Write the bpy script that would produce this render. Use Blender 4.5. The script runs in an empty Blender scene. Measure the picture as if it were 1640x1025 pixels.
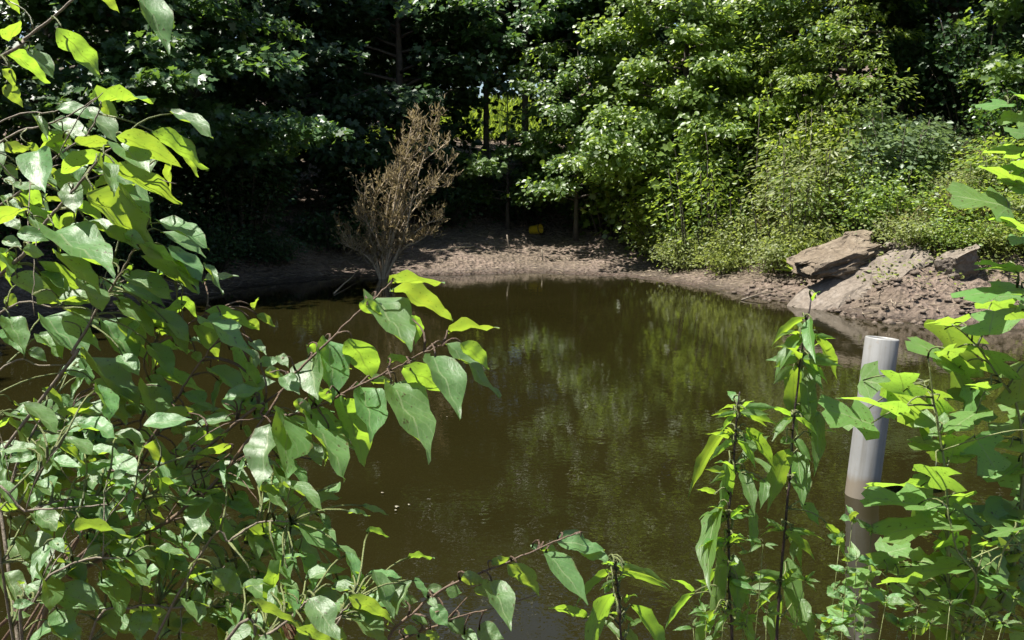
import bpy, bmesh, math, random
import numpy as np
from mathutils import Vector, Matrix, noise

# ------------------------------------------------------------------ camera, sky, sun, exposure
scene = bpy.context.scene
COL = scene.collection
CAM_Z, FPX, PW, PH = 1.69, 1420.0, 1640.0, 1025.0
PITCH = math.atan((512.5 - 290.0) / FPX)
cam_data = bpy.data.cameras.new('camera')
cam_data.sensor_width = 36.0
cam_data.lens = FPX / PW * 36.0
cam_data.clip_start = 0.05
cam_data.clip_end = 1500.0
cam = bpy.data.objects.new('camera', cam_data)
COL.objects.link(cam)
cam.location = (0, 0, CAM_Z)
cam.rotation_euler = (math.pi / 2 - PITCH, 0, 0)
scene.camera = cam

SUN = Vector((-0.37, -0.07, 0.92)).normalized()       # direction towards the sun
world = bpy.data.worlds.new('World')
scene.world = world
world.use_nodes = True
wn = world.node_tree
bg = wn.nodes['Background']
sky = wn.nodes.new('ShaderNodeTexSky')
sky.sky_type = 'NISHITA'
sky.sun_disc = False
sky.sun_elevation = math.asin(SUN.z)
sky.sun_rotation = math.atan2(SUN.x, SUN.y)
wn.links.new(sky.outputs[0], bg.inputs[0])
bg.inputs[1].default_value = 0.05

sun_data = bpy.data.lights.new('sun', 'SUN')
sun_data.energy = 4.6
sun_data.angle = math.radians(0.53)
sun_data.color = (1.0, 0.96, 0.88)
sun = bpy.data.objects.new('sun', sun_data)
COL.objects.link(sun)
sun.rotation_euler = SUN.to_track_quat('Z', 'Y').to_euler()

scene.view_settings.view_transform = 'Standard'
scene.view_settings.look = 'None'
scene.view_settings.exposure = 1.6
scene.view_settings.gamma = 1.0
scene.render.engine = 'CYCLES'
scene.cycles.max_bounces = 5
scene.cycles.diffuse_bounces = 3
scene.cycles.glossy_bounces = 3
scene.cycles.transmission_bounces = 3
scene.cycles.caustics_reflective = False
scene.cycles.caustics_refractive = False
scene.cycles.use_adaptive_sampling = True
scene.cycles.adaptive_threshold = 0.02
scene.cycles.transparent_max_bounces = 8
scene.cycles.use_denoising = True

# ------------------------------------------------------------------ helpers
CP, SP = math.cos(PITCH), math.sin(PITCH)


def ray(px, py):
    u, v = (px - PW / 2) / FPX, (PH / 2 - py) / FPX
    return Vector((u, CP + v * SP, -SP + v * CP))


def at(px, py, Y):
    """the point at world depth Y that the photograph shows at pixel px, py"""
    d = ray(px, py)
    return Vector((0, 0, CAM_Z)) + d * (Y / d.y)


def on_water(px, py, z=0.0):
    d = ray(px, py)
    return Vector((0, 0, CAM_Z)) + d * ((z - CAM_Z) / d.z)


def tag(o, label=None, cat=None, group=None, kind=None):
    if label: o['label'] = label
    if cat: o['category'] = cat
    if group: o['group'] = group
    if kind: o['kind'] = kind
    return o


def link(name, me, parent=None, mat=None):
    o = bpy.data.objects.new(name, me)
    COL.objects.link(o)
    if parent is not None: o.parent = parent
    if mat is not None and me is not None and not me.materials: me.materials.append(mat)
    return o


def empty(name, loc=(0, 0, 0), rz=0.0):
    o = bpy.data.objects.new(name, None)
    o.empty_display_size = 0.1
    COL.objects.link(o)
    o.location = loc
    o.rotation_euler.z = rz
    return o


def np_mesh(name, V, faces, smooth=False):
    """faces: list of (m,k) int arrays"""
    me = bpy.data.meshes.new(name)
    V = np.asarray(V, dtype=np.float32)
    me.vertices.add(len(V))
    me.vertices.foreach_set('co', V.ravel())
    faces = [np.asarray(f, dtype=np.int32) for f in faces if len(f)]
    nl = sum(f.size for f in faces)
    npoly = sum(len(f) for f in faces)
    me.loops.add(nl)
    me.polygons.add(npoly)
    me.loops.foreach_set('vertex_index', np.concatenate([f.ravel() for f in faces]))
    tot = np.concatenate([np.full(len(f), f.shape[1], dtype=np.int32) for f in faces])
    start = np.concatenate([[0], np.cumsum(tot)[:-1]]).astype(np.int32)
    me.polygons.foreach_set('loop_start', start)
    me.polygons.foreach_set('loop_total', tot)
    if smooth:
        me.polygons.foreach_set('use_smooth', np.ones(npoly, dtype=bool))
    me.update(calc_edges=True)
    me.validate()
    return me


class Tubes:
    """collects tapered tubes; build() makes one mesh"""
    def __init__(self, sides=6):
        self.V, self.F, self.T, self.n, self.s = [], [], [], 0, sides

    def add(self, pts, radii, sides=None):
        s = sides or self.s
        pts = [Vector(p) for p in pts]
        if len(pts) < 2: return
        ref = None
        rings = []
        for i, p in enumerate(pts):
            d = (pts[min(i + 1, len(pts) - 1)] - pts[max(i - 1, 0)])
            if d.length < 1e-9: d = Vector((0, 0, 1))
            d.normalize()
            if ref is None:
                ref = d.orthogonal().normalized()
            else:
                ref = (ref - d * ref.dot(d))
                ref = ref.normalized() if ref.length > 1e-6 else d.orthogonal().normalized()
            b = d.cross(ref)
            r = radii[i] if hasattr(radii, '__len__') else radii
            for k in range(s):
                a = 2 * math.pi * k / s
                self.V.append(tuple(p + (ref * math.cos(a) + b * math.sin(a)) * r))
        n0 = self.n
        for i in range(len(pts) - 1):
            for k in range(s):
                k2 = (k + 1) % s
                self.F.append((n0 + i * s + k, n0 + i * s + k2, n0 + (i + 1) * s + k2, n0 + (i + 1) * s + k))
        self.n += s * len(pts)
        e = n0 + (len(pts) - 1) * s
        for k in range(1, s - 1):
            self.T.append((e, e + k, e + k + 1))
            self.T.append((n0, n0 + k + 1, n0 + k))

    def mesh(self, name, smooth=True):
        return np_mesh(name, self.V, [self.F, self.T], smooth)


def smooth_path(pts, sub=4):
    """Catmull-Rom through pts"""
    P = [Vector(p) for p in pts]
    if len(P) < 3: 
        return [P[0].lerp(P[-1], i / sub) for i in range(sub + 1)]
    Q = [P[0] * 2 - P[1]] + P + [P[-1] * 2 - P[-2]]
    out = []
    for i in range(1, len(Q) - 2):
        a, b, c, d = Q[i - 1], Q[i], Q[i + 1], Q[i + 2]
        for k in range(sub):
            t = k / sub
            out.append(0.5 * ((2 * b) + (c - a) * t + (2 * a - 5 * b + 4 * c - d) * t * t + (3 * b - a - 3 * c + d) * t ** 3))
    out.append(P[-1])
    return out


# ------------------------------------------------------------------ materials
def new_mat(name):
    m = bpy.data.materials.new(name)
    m.use_nodes = True
    nt = m.node_tree
    return m, nt, nt.nodes['Principled BSDF'], nt.nodes['Material Output']


def N(nt, kind, **kw):
    n = nt.nodes.new(kind)
    for k, v in kw.items():
        setattr(n, k, v)
    return n


def mixcol(nt, fac, a, b, blend='MIX'):
    m = N(nt, 'ShaderNodeMix', data_type='RGBA', blend_type=blend)
    for s, v in ((m.inputs['Factor'], fac), (m.inputs[6], a), (m.inputs[7], b)):
        if hasattr(v, 'is_linked') or isinstance(v, bpy.types.NodeSocket):
            nt.links.new(v, s)
        elif isinstance(v, (int, float)):
            s.default_value = v
        else:
            s.default_value = (*v, 1)
    return m.outputs[2]


def ramp(nt, fac, stops):
    r = N(nt, 'ShaderNodeValToRGB')
    nt.links.new(fac, r.inputs[0])
    el = r.color_ramp.elements
    while len(el) < len(stops): el.new(0.5)
    for e, (p, c) in zip(el, stops):
        e.position = p
        e.color = (*c, 1) if not isinstance(c, (int, float)) else (c, c, c, 1)
    return r.outputs[0]


def noise_tex(nt, scale, detail=4, rough=0.55, vec=None, coord='Object'):
    t = N(nt, 'ShaderNodeTexNoise')
    t.inputs['Scale'].default_value = scale
    t.inputs['Detail'].default_value = detail
    t.inputs['Roughness'].default_value = rough
    if vec is None:
        tc = N(nt, 'ShaderNodeTexCoord')
        vec = tc.outputs[coord]
    nt.links.new(vec, t.inputs['Vector'])
    return t.outputs[0]


def bump(nt, height, bsdf, strength=0.5, dist=0.02):
    b = N(nt, 'ShaderNodeBump')
    b.inputs['Strength'].default_value = strength
    b.inputs['Distance'].default_value = dist
    nt.links.new(height, b.inputs['Height'])
    nt.links.new(b.outputs[0], bsdf.inputs['Normal'])
    return b


def far_leaf_mat(name, lo, hi, trans, rough=0.42, spec=0.5, tf=0.35):
    """foliage of trees and bushes: every leaf its own shade"""
    m, nt, bs, out = new_mat(name)
    g = N(nt, 'ShaderNodeNewGeometry')
    c = ramp(nt, g.outputs['Random Per Island'], [(0.0, lo), (0.6, [(a + b) / 2 for a, b in zip(lo, hi)]), (1.0, hi)])
    nt.links.new(c, bs.inputs['Base Color'])
    bs.inputs['Roughness'].default_value = rough
    bs.inputs['Specular IOR Level'].default_value = spec
    tr = N(nt, 'ShaderNodeBsdfTranslucent')
    tc = mixcol(nt, g.outputs['Random Per Island'], [v * 0.75 for v in trans], trans)
    nt.links.new(tc, tr.inputs[0])
    mx = N(nt, 'ShaderNodeMixShader')
    mx.inputs[0].default_value = tf
    nt.links.new(bs.outputs[0], mx.inputs[1])
    nt.links.new(tr.outputs[0], mx.inputs[2])
    nt.links.new(mx.outputs[0], out.inputs[0])
    return m


def near_leaf_mat(name, top, under, trans, rough=0.36, spec=0.5, tf=0.45, veins=9.0, vein_col=(0.30, 0.36, 0.18)):
    """foreground leaves: pale midrib and side veins, blemishes, darker top than underside"""
    m, nt, bs, out = new_mat(name)
    g = N(nt, 'ShaderNodeNewGeometry')
    oi = N(nt, 'ShaderNodeObjectInfo')
    uv = N(nt, 'ShaderNodeUVMap')
    sep = N(nt, 'ShaderNodeSeparateXYZ')
    nt.links.new(uv.outputs[0], sep.inputs[0])

    def M(op, a, b=None, c=None):
        n = N(nt, 'ShaderNodeMath', operation=op)
        for i, v in enumerate((a, b, c)):
            if v is None: continue
            if isinstance(v, (int, float)): n.inputs[i].default_value = v
            else: nt.links.new(v, n.inputs[i])
        return n.outputs[0]
    au = M('ABSOLUTE', M('SUBTRACT', sep.outputs[0], 0.5))           # 0 at the midrib, .5 at the edge
    mid = M('LESS_THAN', au, 0.022)
    s = M('FRACT', M('MULTIPLY', M('SUBTRACT', sep.outputs[1], M('MULTIPLY', au, 0.55)), veins))
    side = M('LESS_THAN', M('ABSOLUTE', M('SUBTRACT', s, 0.5)), 0.055)
    vein = M('MAXIMUM', mid, M('MULTIPLY', side, 0.45))
    base = mixcol(nt, g.outputs['Backfacing'], top, under)
    hs = N(nt, 'ShaderNodeHueSaturation')
    nt.links.new(base, hs.inputs['Color'])
    nt.links.new(M('ADD', M('MULTIPLY', oi.outputs['Random'], 0.04), 0.48), hs.inputs['Hue'])
    nt.links.new(M('ADD', M('MULTIPLY', oi.outputs['Random'], 0.5), 0.75), hs.inputs['Value'])
    tcn = N(nt, 'ShaderNodeTexCoord')
    sc = N(nt, 'ShaderNodeVectorMath', operation='ADD')
    nt.links.new(tcn.outputs['Object'], sc.inputs[0])
    nt.links.new(oi.outputs['Location'], sc.inputs[1])
    mott = noise_tex(nt, 4.0, 5, 0.6, vec=sc.outputs[0])
    base2 = mixcol(nt, ramp(nt, mott, [(0.3, 0.0), (0.75, 0.35)]), hs.outputs[0], [min(1, v * 1.8) for v in top])
    spots = noise_tex(nt, 16.0, 2, 0.5, vec=sc.outputs[0])
    spotf = ramp(nt, spots, [(0.66, 0.0), (0.69, 0.85)])
    base3 = mixcol(nt, spotf, base2, (0.06, 0.035, 0.012))
    edge = M('MULTIPLY', ramp(nt, au, [(0.43, 0.0), (0.5, 1.0)]), ramp(nt, noise_tex(nt, 3.0, 3, 0.6, vec=sc.outputs[0]), [(0.52, 0.0), (0.66, 0.9)]))
    base3 = mixcol(nt, edge, base3, (0.11, 0.075, 0.025))
    base4 = mixcol(nt, M('MULTIPLY', vein, 0.55), base3, vein_col)
    nt.links.new(base4, bs.inputs['Base Color'])
    bs.inputs['Roughness'].default_value = rough
    bs.inputs['Specular IOR Level'].default_value = spec
    bump(nt, M('ADD', M('MULTIPLY', vein, -0.6), M('MULTIPLY', mott, 0.8)), bs, 0.28, 0.012)
    tr = N(nt, 'ShaderNodeBsdfTranslucent')
    hs2 = N(nt, 'ShaderNodeHueSaturation')
    hs2.inputs['Color'].default_value = (*trans, 1)
    nt.links.new(M('ADD', M('MULTIPLY', oi.outputs['Random'], 0.03), 0.485), hs2.inputs['Hue'])
    nt.links.new(M('ADD', M('MULTIPLY', oi.outputs['Random'], 0.35), 0.8), hs2.inputs['Value'])
    tcol0 = mixcol(nt, ramp(nt, mott, [(0.35, 0.0), (0.7, 0.5)]), hs2.outputs[0], [trans[0] * 0.62, trans[1] * 0.78, trans[2]])
    tcol = mixcol(nt, M('MAXIMUM', M('MAXIMUM', M('MULTIPLY', vein, 0.6), spotf), edge), tcol0, [v * 0.35 for v in trans])
    nt.links.new(tcol, tr.inputs[0])
    mx = N(nt, 'ShaderNodeMixShader')
    mx.inputs[0].default_value = tf
    nt.links.new(bs.outputs[0], mx.inputs[1])
    nt.links.new(tr.outputs[0], mx.inputs[2])
    nt.links.new(mx.outputs[0], out.inputs[0])
    return m


def bark_mat(name, a, b, scale=25.0, rough=0.85):
    m, nt, bs, out = new_mat(name)
    n = noise_tex(nt, scale, 6, 0.65)
    nt.links.new(ramp(nt, n, [(0.3, a), (0.7, b)]), bs.inputs['Base Color'])
    bs.inputs['Roughness'].default_value = rough
    bump(nt, n, bs, 0.6, 0.01)
    return m


M_FAR = {
    'maple': far_leaf_mat('maple_foliage', (0.024, 0.060, 0.018), (0.060, 0.125, 0.036), (0.18, 0.32, 0.04), 0.40, 0.55, 0.36),
    'mid': far_leaf_mat('green_foliage', (0.042, 0.088, 0.018), (0.098, 0.165, 0.036), (0.32, 0.48, 0.05), 0.45, 0.8, 0.42),
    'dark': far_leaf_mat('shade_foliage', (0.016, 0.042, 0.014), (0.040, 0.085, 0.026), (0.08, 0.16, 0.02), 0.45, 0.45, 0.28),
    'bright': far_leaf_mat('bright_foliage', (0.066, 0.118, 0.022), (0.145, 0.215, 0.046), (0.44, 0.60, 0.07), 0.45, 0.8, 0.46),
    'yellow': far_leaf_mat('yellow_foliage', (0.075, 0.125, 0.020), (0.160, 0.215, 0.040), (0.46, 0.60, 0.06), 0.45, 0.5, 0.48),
    'weed': far_leaf_mat('weed_foliage', (0.088, 0.120, 0.030), (0.205, 0.230, 0.080), (0.42, 0.50, 0.10), 0.5, 0.5, 0.42),
    'straw': far_leaf_mat('straw_grass', (0.15, 0.135, 0.060), (0.30, 0.26, 0.125), (0.34, 0.31, 0.13), 0.6, 0.3, 0.35),
    'silver': far_leaf_mat('silver_foliage', (0.075, 0.120, 0.055), (0.170, 0.225, 0.125), (0.26, 0.38, 0.12), 0.35, 0.7, 0.34),
}
M_BARK = bark_mat('dark_bark', (0.035, 0.028, 0.020), (0.10, 0.085, 0.065), 14)
M_TWIG = bark_mat('pale_twig', (0.085, 0.066, 0.045), (0.20, 0.165, 0.12), 60, 0.7)
M_RED = bark_mat('red_twig', (0.050, 0.030, 0.018), (0.13, 0.080, 0.048), 60, 0.6)
M_DEAD = bark_mat('dead_wood', (0.20, 0.155, 0.10), (0.42, 0.34, 0.23), 40, 0.9)
M_LITTER = bark_mat('old_litter', (0.11, 0.082, 0.055), (0.34, 0.28, 0.20), 5, 0.9)
M_DRYLEAF = far_leaf_mat('dry_foliage', (0.13, 0.10, 0.052), (0.31, 0.25, 0.14), (0.30, 0.24, 0.11), 0.8, 0.2, 0.35)
M_DSTEM = bark_mat('purple_stem', (0.012, 0.007, 0.008), (0.040, 0.020, 0.020), 60, 0.5)
M_GSTEM = bark_mat('green_stem', (0.085, 0.105, 0.030), (0.17, 0.19, 0.065), 50, 0.5)
M_OVATE = near_leaf_mat('ovate_leaf', (0.080, 0.165, 0.054), (0.14, 0.23, 0.080), (0.42, 0.60, 0.040), 0.48, 0.85, 0.45)
M_LANCE = near_leaf_mat('lance_leaf', (0.070, 0.150, 0.036), (0.13, 0.22, 0.07), (0.42, 0.64, 0.040), 0.42, 0.6, 0.50, 14.0)
M_TULIP = near_leaf_mat('lobed_leaf', (0.105, 0.200, 0.055), (0.17, 0.27, 0.10), (0.42, 0.62, 0.050), 0.42, 0.5, 0.50, 6.0)
M_DEADLEAF = near_leaf_mat('brown_leaf', (0.05, 0.016, 0.010), (0.07, 0.025, 0.014), (0.12, 0.03, 0.01), 0.6, 0.3, 0.25)


def ground_mat():
    m, nt, bs, out = new_mat('mud_and_litter')
    big = noise_tex(nt, 0.9, 5, 0.6)
    fine = noise_tex(nt, 9.0, 8, 0.7)
    c1 = ramp(nt, fine, [(0.30, (0.070, 0.048, 0.034)), (0.5, (0.165, 0.120, 0.092)), (0.70, (0.27, 0.212, 0.168))])
    c2 = ramp(nt, fine, [(0.3, (0.060, 0.043, 0.028)), (0.7, (0.19, 0.145, 0.105))])
    c = mixcol(nt, ramp(nt, big, [(0.4, 0.0), (0.6, 1.0)]), c1, c2)
    geo = N(nt, 'ShaderNodeNewGeometry')
    sep = N(nt, 'ShaderNodeSeparateXYZ')
    nt.links.new(geo.outputs['Position'], sep.inputs[0])
    wet = N(nt, 'ShaderNodeMapRange')
    wet.inputs[1].default_value, wet.inputs[2].default_value = 0.015, 0.11
    nt.links.new(sep.outputs[2], wet.inputs[0])
    c = mixcol(nt, wet.outputs[0], mixcol(nt, 1.0, c, (0.42, 0.38, 0.36), 'MULTIPLY'), c)   # wet mud at the water line
    nt.links.new(c, bs.inputs['Base Color'])
    rr = N(nt, 'ShaderNodeMapRange')
    rr.inputs[3].default_value, rr.inputs[4].default_value = 0.45, 0.95
    nt.links.new(wet.outputs[0], rr.inputs[0])
    nt.links.new(rr.outputs[0], bs.inputs['Roughness'])
    vor = N(nt, 'ShaderNodeTexVoronoi')
    vor.inputs['Scale'].default_value = 14
    tc = N(nt, 'ShaderNodeTexCoord')
    nt.links.new(tc.outputs['Object'], vor.inputs['Vector'])
    ad = N(nt, 'ShaderNodeMath', operation='ADD')
    nt.links.new(fine, ad.inputs[0])
    nt.links.new(vor.outputs[0], ad.inputs[1])
    bump(nt, ad.outputs[0], bs, 1.0, 0.09)
    return m


def water_mat():
    m, nt, bs, out = new_mat('murky_water')
    n1 = noise_tex(nt, 0.5, 3, 0.5)
    nt.links.new(ramp(nt, n1, [(0.35, (0.0092, 0.0080, 0.0022)), (0.65, (0.0116, 0.0100, 0.0029))]), bs.inputs['Base Color'])
    bs.inputs['Roughness'].default_value = 0.02
    bs.inputs['IOR'].default_value = 1.38
    a = noise_tex(nt, 5.5, 3, 0.55)
    b = noise_tex(nt, 22.0, 2, 0.5)
    mx = N(nt, 'ShaderNodeMath', operation='MULTIPLY_ADD')
    nt.links.new(b, mx.inputs[0])
    mx.inputs[1].default_value = 0.22
    nt.links.new(a, mx.inputs[2])
    bump(nt, mx.outputs[0], bs, 0.06, 0.02)
    return m


def rock_mat(name, a, b, c):
    m, nt, bs, out = new_mat(name)
    n1 = noise_tex(nt, 5.0, 8, 0.7)
    n2 = noise_tex(nt, 22.0, 6, 0.7)
    col = ramp(nt, n1, [(0.3, a), (0.5, b), (0.7, c)])
    col = mixcol(nt, ramp(nt, n2, [(0.35, 0.55), (0.6, 0.0)]), col, [v * 0.45 for v in a])
    nt.links.new(col, bs.inputs['Base Color'])
    bs.inputs['Roughness'].default_value = 0.85
    bump(nt, n2, bs, 0.8, 0.03)
    return m


M_GROUND, M_WATER = ground_mat(), water_mat()
M_ROCK = rock_mat('sandstone', (0.085, 0.062, 0.040), (0.150, 0.115, 0.078), (0.21, 0.17, 0.125))
M_CLOD = rock_mat('muddy_clods', (0.075, 0.054, 0.038), (0.130, 0.098, 0.072), (0.20, 0.155, 0.120))
M_ROCK2 = rock_mat('grey_stone', (0.100, 0.078, 0.058), (0.165, 0.135, 0.105), (0.23, 0.195, 0.16))

# ------------------------------------------------------------------ terrain and water
SHORE = [on_water(*p).to_2d() for p in ((285, 486), (400, 458), (560, 444), (700, 441), (850, 437), (1000, 443),
                                        (1100, 456), (1200, 474), (1290, 490), (1400, 515), (1500, 519), (1640, 528))]
SHORE += [Vector(p) for p in ((8.3, 9.6), (9.6, 8.0), (9.4, 5.2), (7.6, 3.3), (4.0, 2.75), (0.0, 2.6), (-3.2, 2.7),
                              (-5.0, 4.0), (-6.1, 6.6), (-6.2, 9.6), (-5.6, 11.6))]
SP2 = np.array([[p.x, p.y] for p in SHORE])


def shore_dist(X, Y):
    """signed distance to the water line, positive on land"""
    P = np.stack([X, Y], -1)
    best = np.full(X.shape, 1e9)
    inside = np.zeros(X.shape, bool)
    n = len(SP2)
    for i in range(n):
        a, b = SP2[i], SP2[(i + 1) % n]
        ab = b - a
        t = np.clip(((P - a) @ ab) / (ab @ ab), 0, 1)
        d = P - (a + t[..., None] * ab)
        best = np.minimum(best, np.hypot(d[..., 0], d[..., 1]))
        c = ((a[1] > Y) != (b[1] > Y)) & (X < (b[0] - a[0]) * (Y - a[1]) / (b[1] - a[1] + 1e-12) + a[0])
        inside ^= c
    return np.where(inside, -best, best)


def vnoise(X, Y, s, seed=0):
    r = np.empty(X.shape)
    for idx, (a, b) in enumerate(zip(X.ravel(), Y.ravel())):
        r.flat[idx] = noise.noise((a * s + seed, b * s - seed, seed * 0.7))
    return r


def sstep(x, a, b):
    t = np.clip((x - a) / (b - a), 0, 1)
    return t * t * (3 - 2 * t)


def terrain(X, Y):
    X, Y = np.asarray(X, float), np.asarray(Y, float)
    s = shore_dist(X, Y)
    wr = sstep(X, 2.6, 5.0) * sstep(Y, 6.0, 9.5)                     # steep right bank
    wn_ = 1 - sstep(Y, 2.6, 5.0)                                    # near bank
    wl = sstep(-X, 2.8, 5.0) * sstep(Y, 3, 6)                        # left bank
    sp = np.maximum(s, 0)
    flat = 0.165 * np.minimum(sp, 3.2) + 0.27 * np.clip(sp - 3.2, 0, 13) + 0.10 * np.clip(sp - 16, 0, 60)
    right = 0.10 * np.minimum(sp, .25) + 0.46 * np.clip(sp - .1, 0, 5.5) + 0.20 * np.clip(sp - 5.6, 0, 50)
    left = 0.36 * np.minimum(sp, 2.2) + 0.14 * np.clip(sp - 2.2, 0, 50)
    near = 0.30 * np.minimum(sp, 0.9) + 0.02 * np.clip(sp - 0.9, 0, 50)
    z = flat * (1 - wr) + right * wr
    z = z * (1 - wl) + left * wl
    z = z * (1 - wn_) + near * wn_
    z = np.where(s < 0, np.maximum(s * 0.35, -0.9), z)
    rough = np.minimum(1, np.maximum(sp, 0.12) * 1.2)
    z = z + rough * (0.16 * vnoise(X, Y, 0.55, 3) + 0.06 * vnoise(X, Y, 2.3, 7)) * np.where(s < 0, 0.3, 1)
    z = z + np.where(s > -0.3, 0.035 + 0.05 * wr, 0) * (vnoise(X, Y, 5.0, 11) + 0.6 * vnoise(X, Y, 11.0, 13)) * np.clip(sp * 2 + .25, 0, 1)
    return z


def gz(x, y):
    return float(terrain(np.array([x]), np.array([y]))[0])


def axis(lo, hi, fine, far):
    mid = list(np.arange(lo, hi + 1e-6, fine))
    out, step, v = [], fine, hi
    while v < far:
        step *= 1.35
        v += step
        out.append(v)
    neg, step, v = [], fine, lo
    while v > -far:
        step *= 1.35
        v -= step
        neg.append(v)
    return np.array(neg[::-1] + mid + out)


ax, ay = axis(-8.5, 11.0, 0.16, 320), axis(0.5, 24.0, 0.16, 320)
GX, GY = np.meshgrid(ax, ay)
GZ = terrain(GX, GY)
nx, ny = len(ax), len(ay)
idx = np.arange(nx * ny).reshape(ny, nx)
gf = np.stack([idx[:-1, :-1], idx[:-1, 1:], idx[1:, 1:], idx[1:, :-1]], -1).reshape(-1, 4)
ground = link('ground', np_mesh('ground', np.stack([GX, GY, GZ], -1).reshape(-1, 3), [gf], True), mat=M_GROUND)
tag(ground, 'brown muddy banks and forest floor around the pond', kind='structure')

wb = bmesh.new()
wv = [wb.verts.new((p.x + (p.x - 1) * 0.12, p.y + (p.y - 8) * 0.12, 0)) for p in SHORE]
wb.faces.new(wv)
bmesh.ops.triangulate(wb, faces=wb.faces)
wme = bpy.data.meshes.new('water')
wb.to_mesh(wme)
wb.free()
if wme.polygons[0].normal.z < 0: wme.flip_normals()
tag(link('pond_water', wme, mat=M_WATER), 'still murky brown pond water reflecting the trees', kind='structure')

# ------------------------------------------------------------------ foliage generators
OUT_OVAL = [(0.30, 0.25), (0.50, 0.50), (0.26, 0.82)]
OUT_SLIM = [(0.34, 0.30), (0.36, 0.60)]
OUT_MAPLE = [(0.20, -0.06), (0.50, 0.18), (0.26, 0.40), (0.46, 0.68), (0.14, 0.72)]


class Leaves:
    """collects leaf faces (two folded halves each) into one mesh"""
    def __init__(self, rng, outline=OUT_OVAL, aspect=0.75):
        self.P, self.D, self.N, self.L = [], [], [], []
        self.rng, self.o, self.a = rng, outline, aspect

    def add(self, P, D, Nn, L):
        self.P.append(P); self.D.append(D); self.N.append(Nn); self.L.append(L)

    def mesh(self, name):
        P, D, Nn, L = (np.concatenate(x) for x in (self.P, self.D, self.N, self.L))
        D = D / (np.linalg.norm(D, axis=1, keepdims=True) + 1e-9)
        S = np.cross(D, Nn)
        S /= np.linalg.norm(S, axis=1, keepdims=True) + 1e-9
        U = np.cross(S, D)
        k = len(self.o)
        n = len(P)
        L = L[:, None]
        W = L * self.a
        fold = self.rng.uniform(-0.05, 0.35, (n, 1))
        droop = self.rng.uniform(0.0, 0.30, (n, 1))
        V = np.empty((n, 2 + 2 * k, 3))
        V[:, 0] = P
        V[:, 1] = P + D * L - U * L * droop
        for i, (x, y) in enumerate(self.o):
            base = P + D * L * y - U * L * droop * max(y, 0) ** 2 + U * W * x * fold
            V[:, 2 + i] = base + S * W * x
            V[:, 2 + k + i] = base - S * W * x
        b = np.arange(n)[:, None] * (2 + 2 * k)
        right = np.concatenate([b, b + 2 + np.arange(k)[None], b + 1], 1)
        left = np.concatenate([b, b + 1, b + 2 + k + np.arange(k)[None][:, ::-1]], 1)
        return np_mesh(name, V.reshape(-1, 3), [right, left])


def unit(v):
    return v / (np.linalg.norm(v, axis=-1, keepdims=True) + 1e-9)


def spray(lv, rng, c, d, R, n, size, flat=0.10, tilt=0.42, droop=0.25):
    """a flattened bough of leaves that grows from c along d"""
    d = np.array(d, float)
    d /= np.linalg.norm(d) + 1e-9
    side = np.cross(d, (0, 0, 1.0))
    side /= np.linalg.norm(side) + 1e-9
    t = rng.beta(1.6, 1.2, n)
    s = rng.uniform(-1, 1, n) * (0.25 + 0.75 * np.sin(np.pi * np.clip(t, 0.05, 0.98))) * 0.62
    P = np.array(c)[None] + d[None] * (t * R * 1.5)[:, None] + side[None] * (s * R)[:, None]
    P[:, 2] += rng.normal(0, flat * R + 0.015, n) - droop * R * t ** 2
    D = d[None] * 0.55 + side[None] * np.sign(s)[:, None] * rng.uniform(0.2, 1.0, n)[:, None] + rng.normal(0, 0.35, (n, 3))
    D[:, 2] -= 0.30
    Nn = np.array((0.04, -0.55, 0.80))[None] + rng.normal(0, tilt, (n, 3))       # blades turn to the open pond
    lv.add(P, unit(D), unit(Nn), size * rng.uniform(0.6, 1.25, n))


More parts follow.
